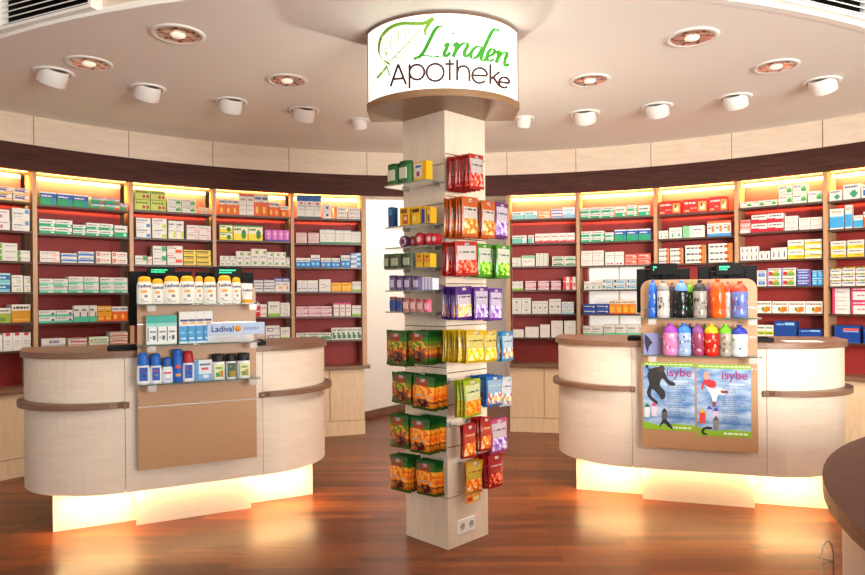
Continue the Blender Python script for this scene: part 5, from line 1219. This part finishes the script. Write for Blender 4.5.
# glass shelves on the left face
SZ = []
for (tx, ty) in ((384, 186.3), (384, 227.6), (384, 248.3), (384, 269), (385.5, 290.5), (388, 311.4)):
    q = fpt('L', FW, .15, 0); z = H-((ty-296)+TH*(tx-432.5))*q.y/F; SZ.append(z)
    mb = MB(); face_box(mb, 'L', .005, FW+.004, .001, .155, z-.008, z, M_glass, REF); mb.build('glass_shelf', PIL)
    mb = MB()
    for s in (.05, FW-.05): face_box(mb, 'L', s-.006, s+.006, 0, .05, z-.022, z-.008, M_chrome, REF)
    mb.build('shelf_clip', PIL)
def goods(px0, px1, y0, y1, row, kind, lab, cols, o=.125, grp=None, name='sweets_box'):
    pxc = (px0+px1)/2; s = s_for('L', pxc, (y0+y1)/2, o); q = fpt('L', s, o, SZ[row]); w_ = (px1-px0)*q.y/F/ .7071*.95; h = (y1-y0)*q.y/F
    if kind == 'box':
        mb = MB(); d = .05; w_ = min(w_, .12)*.86; mb.box(-w_/2, w_/2, 0, d, 0, h, P(cols[0]), .001)
        for k, (u0, v0, u1, v1, c) in enumerate(cols[1:]):
            mb.face([(-w_/2+a*w_, -.0006-.0002*k, b_*h) for a, b_ in ((u0, v0), (u1, v0), (u1, v1), (u0, v1))], P(c))
        ob = mb.build(name, None, q, PANG['L']); tag(ob, lab, 'box', grp)
    elif kind == 'tin':
        t = thing(name, lab, 'tin', q, PANG['L'], grp); w_ *= 1.08; r = w_/2
        Mx = Matrix.Diagonal((1, .6, 1, 1))
        mb = MB(); mb.lathe([(r*.98, 0), (r, .003), (r, h*.82), (r*.97, h*.84)], P(cols[0]), 20, M=Mx); mb.build('tin_body', t)
        mb = MB(); mb.lathe([(r*1.03, h*.84), (r*1.03, h*.98), (r*.95, h)], P(cols[1]), 20, M=Mx); mb.build('lid', t)
        mb = MB(); mb.box(-r*.6, r*.6, -r*.6-.001, -r*.3, h*.2, h*.7, P(cols[2])); mb.build('label', t)
    elif kind == 'disc':
        r = h/2; t = thing('round_tin', lab, 'tin', q, PANG['L'], grp)
        Mx = Matrix.Rotation(pi/2, 4, 'X')
        mb = MB(); mb.lathe([(r*.97, 0), (r, .003), (r, .03), (r*.97, .033)], P(cols[0]), 26, c=(0, .035, r), M=Mx); mb.build('tin_body', t)
        mb = MB(); mb.lathe([(r*.8, .0335), (r*.78, .0345), (0, .0345)], P(cols[1]), 22, c=(0, .035, r), M=Mx); mb.build('label', t)
        mb = MB(); mb.lathe([(r*.45, .035), (.0, .0355)], P(cols[2]), 18, c=(0, .035, r), M=Mx); mb.build('emblem', t)
gtin = ('2f6a34', '1d4f26', 'd8d8c0')
goods(389, 400, 162.5, 183.5, 0, 'tin', 'dark green tin, left of two on the top glass shelf of the pillar', gtin, name='sweets_tin')
goods(400.5, 412, 159.5, 181.5, 0, 'tin', 'dark green tin, right of two on the top glass shelf of the pillar', gtin, name='sweets_tin')
yl = ['f2b41c', (0, 0, .75, 1, 'f2c02a'), (.05, .2, .62, .9, 'dfe0e8'), (.12, .7, .55, .8, '2a3a8a'), (.2, .25, .45, .5, 'b83a4a')]
goods(412.5, 428, 160, 179.5, 0, 'box', 'yellow box with pale label on the top glass shelf of the pillar', yl)
goods(387.5, 392.5, 205.5, 226, 1, 'box', 'narrow dark blue box at the outer end of the second glass shelf', ['1c4a78', (0, .6, 1, .9, '3a8ac0')])
y2 = ['f0b81c', (.1, .7, .8, .9, '8a5a1c'), (.35, .1, .9, .6, 'd8583a'), (.45, .3, .8, .5, 'f0d0a0')]
goods(398.5, 410, 205.5, 224, 1, 'box', 'yellow box with red picture on the second glass shelf', y2)
goods(410.5, 420.5, 205, 223, 1, 'box', 'yellow box with dark lettering on the second glass shelf', ['f0bc1c', (.1, .68, .95, .88, '5a3a1c'), (.1, .2, .6, .5, 'f6dc6a')])
goods(421, 426, 204.5, 222, 1, 'box', 'yellow box with blue figure on the second glass shelf', ['e8b01c', (.1, .05, .8, .85, '1f4aae')])
goods(426.5, 431, 205, 221, 1, 'box', 'narrow yellow box nearest the corner on the second glass shelf', ['e6ac1c', (.3, .1, .6, .5, '2a3a9a'), (.2, .6, .8, .8, 'f6dc6a')])
goods(397, 408.5, 235.5, 247, 2, 'disc', 'purple round tin standing on edge, third glass shelf of the pillar', ('4a2440', 'b890a8', '6a3a5a'))
goods(409, 415.5, 235, 246, 2, 'disc', 'small dark red round tin on edge, third glass shelf', ('8a1c28', 'b83040', 'e0a0a0'), o=.09)
goods(413, 424.5, 232, 245.5, 2, 'disc', 'large red round tin standing on edge, third glass shelf', ('a81c2a', 'c83040', 'f0c8c8'))
goods(424, 433, 232.5, 245, 2, 'disc', 'bright red round tin on edge, third glass shelf, second from corner', ('b81c2c', 'd8283c', 'f4d0d0'))
goods(430, 438, 233, 244.5, 2, 'disc', 'bright red round tin on edge, third glass shelf, nearest the corner', ('b81c2c', 'd8283c', 'f4d0d0'))
for k, (a, b_) in enumerate(((384.5, 391.5), (392, 402.5), (404, 413.5))):
    goods(a, b_, 253.5-k*.7, 268.5-k*.8, 3, 'tin', 'small dark green tin, %s of three on the fourth glass shelf' % ['left', 'middle', 'right'][k], ('46503a', '3a5a30', 'a8b090'), name='sweets_tin')
for k in range(2): goods(415.2+k*8, 423+k*8, 252, 266.5-k, 3, 'box', 'yellow and orange box, %s of two on the fourth glass shelf' % ['left', 'right'][k], ['e8b828', (0, .4, 1, .6, 'e88a4a'), (.2, .7, .8, .85, 'c8482a')])
for k, (a, b_) in enumerate(((390, 396.8), (397.8, 404.3), (405.3, 412), (414, 420.8))):
    goods(a, b_, 275-k*.4, 290-k*.7, 4, 'tin', 'small purple tin, %s of four on the fifth glass shelf' % ['first', 'second', 'third', 'fourth'][k], ('6a5a80', '4a3a68', 'c8b8d8'), name='sweets_tin')
for k in range(4): goods(421.3+k*3, 424+k*3, 275, 287.5-k*.3, 4, 'box', 'narrow white and lilac pack, %s of four on the fifth glass shelf' % ['first', 'second', 'third', 'fourth'][k], ['e8e4f4', (0, 0, .4, 1, 'b8a8e0')])
for k, (a, b_) in enumerate(((390.3, 396.3), (397, 403))): goods(a, b_, 296.3, 311-k*.5, 5, 'tin', 'small blue tin, %s of two on the lowest glass shelf' % ['left', 'right'][k], ('5a5878', '8a5a58', '2a4a98'), name='sweets_tin')
for k in range(3): goods(404+k*7, 410.6+k*7, 296, 309.8-k*.5, 5, 'tin', 'small rose-coloured tin, %s of three on the lowest glass shelf' % ['left', 'middle', 'right'][k], ('c07a78', 'a85a5c', 'e8c0b8'), name='sweets_tin')
goods(425, 431, 296, 308.5, 5, 'tin', 'bright pink tin nearest the corner on the lowest glass shelf', ('e86a88', 'd8506a', 'f6c0cc'), name='sweets_tin')

# ------------------------------------------------------------------ daylight, room light and added fills
area('shopfront_daylight', (4.0, -1.6, 1.5), (1.0, 4.2, 2.1), 2.6, 2.2, 460, (1, .96, .90))
area('right_counter_fill', (2.3, -2.2, 1.9), (2.4, 4.7, .9), 1.2, 1.2, 40, (1, .95, .87), 60)  # unseen narrow fill added to brighten the right counter
area('room_ceiling_lamp', (-1.2, .6, 3.7), (-.6, 4.0, 0), 2.5, 1.2, 30, (1, .88, .70))
area('passage_lamp', (.1, 8.0, 3.0), (-.2, 8.4, 0), 1.2, .8, 26, (1, .93, .85))

def glow_point(loc, power, col, r):
    l = bpy.data.lights.new('hidden_pillar_fill', 'POINT'); l.energy = power; l.color = col; l.shadow_soft_size = r
    o = bpy.data.objects.new('hidden_pillar_fill', l); COL.objects.link(o); o.location = loc
glow_point((.30, 4.72, 1.9), 36, (1, .92, .80), .05)  # unseen point light added behind the pillar to brighten the ceiling
